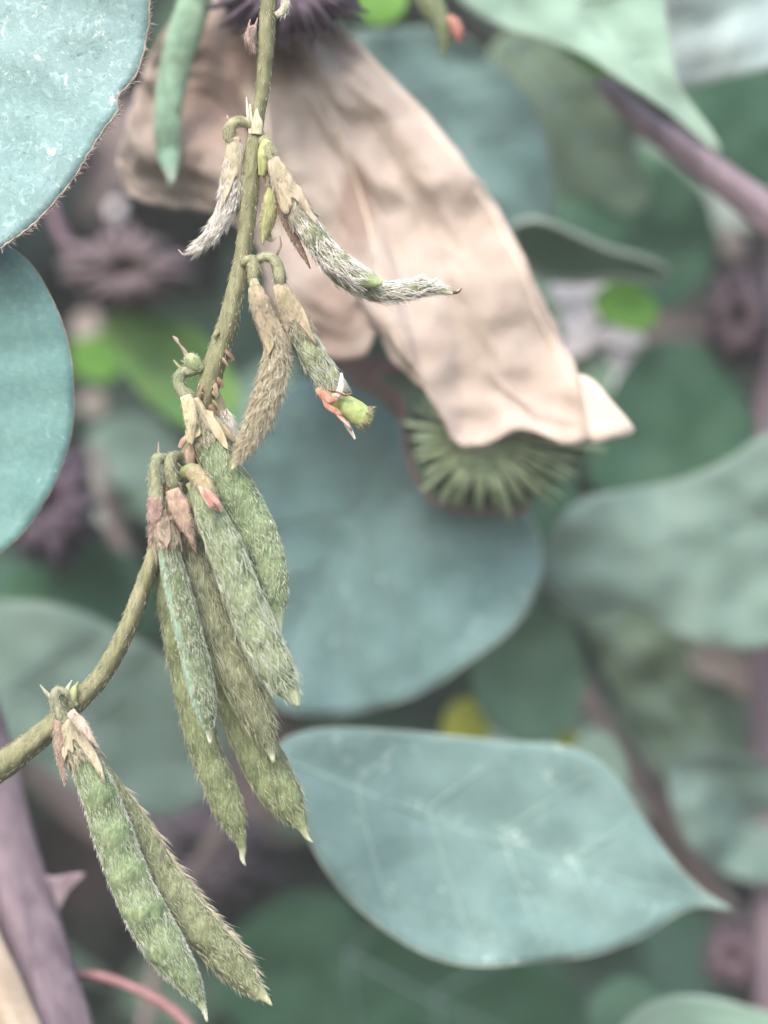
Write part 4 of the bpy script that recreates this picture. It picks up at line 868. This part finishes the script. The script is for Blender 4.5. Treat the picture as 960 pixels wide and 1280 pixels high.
lobe(oK, [(96, 882, -.12, 5), (84, 868, -.2, 6), (72, 864, -.25, 7), (69, 876, -.27, 8), (75, 892, -.27, 9), (84, 906, -.27, 11)], (146, 164, 128), (184, 196, 160), 'pedicel', flat=1)
lobe(oK, [(74, 900, -.3, 7), (74, 925, -.3, 8), (76, 950, -.3, 6), (79, 968, -.3, 3), (81, 984, -.3, .8)], (150, 122, 110), (190, 166, 150), 'calyx_lobe', flat=.4)
lobe(oK, [(88, 890, -.4, 6), (102, 906, -.48, 7), (112, 920, -.5, 4), (124, 936, -.48, .8)], (190, 170, 160), (216, 204, 190), 'calyx_lobe', flat=.35)
lobe(rac, [(92, 884, -.12, 5), (90, 870, -.18, 7), (94, 860, -.18, 4), (98, 852, -.18, 1)], (150, 166, 110), (190, 196, 146), 'bract', flat=.7)
lobe(rac, [(80, 876, -.18, 4), (84, 862, -.2, 3), (90, 850, -.2, .8)], (176, 186, 150), (206, 210, 186), 'bract', flat=.5)
lobe(rac, [(64, 872, -.25, 2.6), (58, 866, -.25, 2.4), (50, 856, -.25, .8)], (176, 176, 150), (206, 206, 186), 'bract', flat=.6)
oL, sL = pod('narrow olive pod of the lowest pair with a bristly right edge', [(128, 960, .05, 8), (150, 1000, .05, 16), (172, 1040, .05, 21), (195, 1082, .05, 23), (221, 1120, .05, 24), (250, 1157, .05, 24), (281, 1194, .05, 24), (306, 1222, .05, 18), (324, 1241, .05, 9), (334, 1250, .05, 4), (340, 1257, .05, 1)],
    ((116, 126, 88), (152, 162, 120), (208, 214, 168), (190, 180, 156)), 'hair_moss', 800, .13, lift=.15, wild=.2, seeds=6, hr=.0055, tip_from=.9, extra=[('hair_cream', 200, .22, .005, .5, 0.0, .28), ('hair_cream', 90, .16, .005, .5, math.pi, .28)])

# ------------------------------------------------------------------ other pods behind
hp = empty('hanging_pod', P(245, -30, 2.2), 'soft-focus mint green pod hanging in front of the dry leaf at the upper left', 'bean pod')
s_rows = [(262, -60, 2.8, 14), (250, -20, 2.8, 19), (238, 20, 2.8, 21), (222, 72, 2.8, 20), (212, 120, 2.8, 18), (209, 160, 2.8, 17), (211, 195, 2.8, 14), (214, 220, 2.2, 7), (213, 234, 2.2, 3), (210, 242, 2.8, 1.5)]
ho, hs = tube('pod_body', s_rows, mat_pod('mint pod', (136, 182, 152), (156, 200, 172), (216, 220, 200), (160, 196, 170)), hp, n=80, m=24, flat=.65, rough=.06)
tube('pedicel', [(275, -110, 2.2, 5), (268, -85, 2.2, 6), (262, -58, 2.2, 9)], M['stem'], hp, n=20, m=10)
hairs(hs, M['hair_silver'], ho, 500, .08, .004)
rp = empty('small_pod_cluster', P(545, -20, 3.0), 'blurred small green pods with a red speck at the top edge', 'pod cluster')
for rws, nm in (([(535, -30, 3, 9), (545, 10, 3, 12), (555, 40, 3, 10), (556, 62, 3, 5), (554, 72, 3, 1)], 'pod'), ([(520, -30, 3.2, 8), (530, 0, 3.2, 11), (548, 30, 3.2, 9), (566, 45, 3.2, 3)], 'pod')):
    tube(nm, rws, mat_pod('small pod', (104, 120, 84), (130, 146, 104), (120, 146, 96), (130, 140, 100)), rp, n=40, m=14, flat=.7, rough=.1)
o1, _ = tube('withered_petal', [(560, 20, 2.8, 3), (568, 30, 2.8, 8), (573, 44, 2.8, 7), (572, 54, 2.8, 2)], mat_plain('red petal', (150, 96, 86), (170, 116, 104), 4), rp, n=20, m=10)
dr = empty('glint_ball', P(145, 263, 15), 'tiny pale ball put in for a bright glint, blurred to a soft disc', 'bud')  # pale ball added in place of a bright out-of-focus glint
V = []
for i in range(10):
    th = math.pi * i / 9
    for j in range(12):
        ph = 2 * math.pi * j / 12; V.append(P(145, 263, 15) + Vector((math.sin(th) * math.cos(ph) * .16, math.sin(th) * math.sin(ph) * .16, math.cos(th) * .2)))
link('glint_body', V, grid_faces(10, 12), M['lilac'], dr)

# ------------------------------------------------------------------ thin volume added to stand in for milky lens veil
x0, x1, y0, y1, z0, z1 = -75, 75, -30, 75, -4, H + 80
hv = [(x, y, z) for x in (x0, x1) for y in (y0, y1) for z in (z0, z1)]
hm = bpy.data.materials.new('veil_volume'); hm.use_nodes = True; hn_ = hm.node_tree; hn_.nodes.remove(hn_.nodes['Principled BSDF'])
pv = hn_.nodes.new('ShaderNodeVolumePrincipled'); pv.inputs['Color'].default_value = (.93, .95, .96, 1); pv.inputs['Density'].default_value = 0.0012; pv.inputs['Anisotropy'].default_value = 0.0
hn_.links.new(pv.outputs[0], hn_.nodes['Material Output'].inputs['Volume'])
hz = link('veil_volume', hv, [(0, 1, 3, 2), (4, 6, 7, 5), (0, 4, 5, 1), (2, 3, 7, 6), (0, 2, 6, 4), (1, 5, 7, 3)], hm, origin=(0, 0, 0), smooth=False, kind='stuff')
hz['label'] = 'thin pale volume added to wash the view like lens veil'; hz['category'] = 'veil_volume'
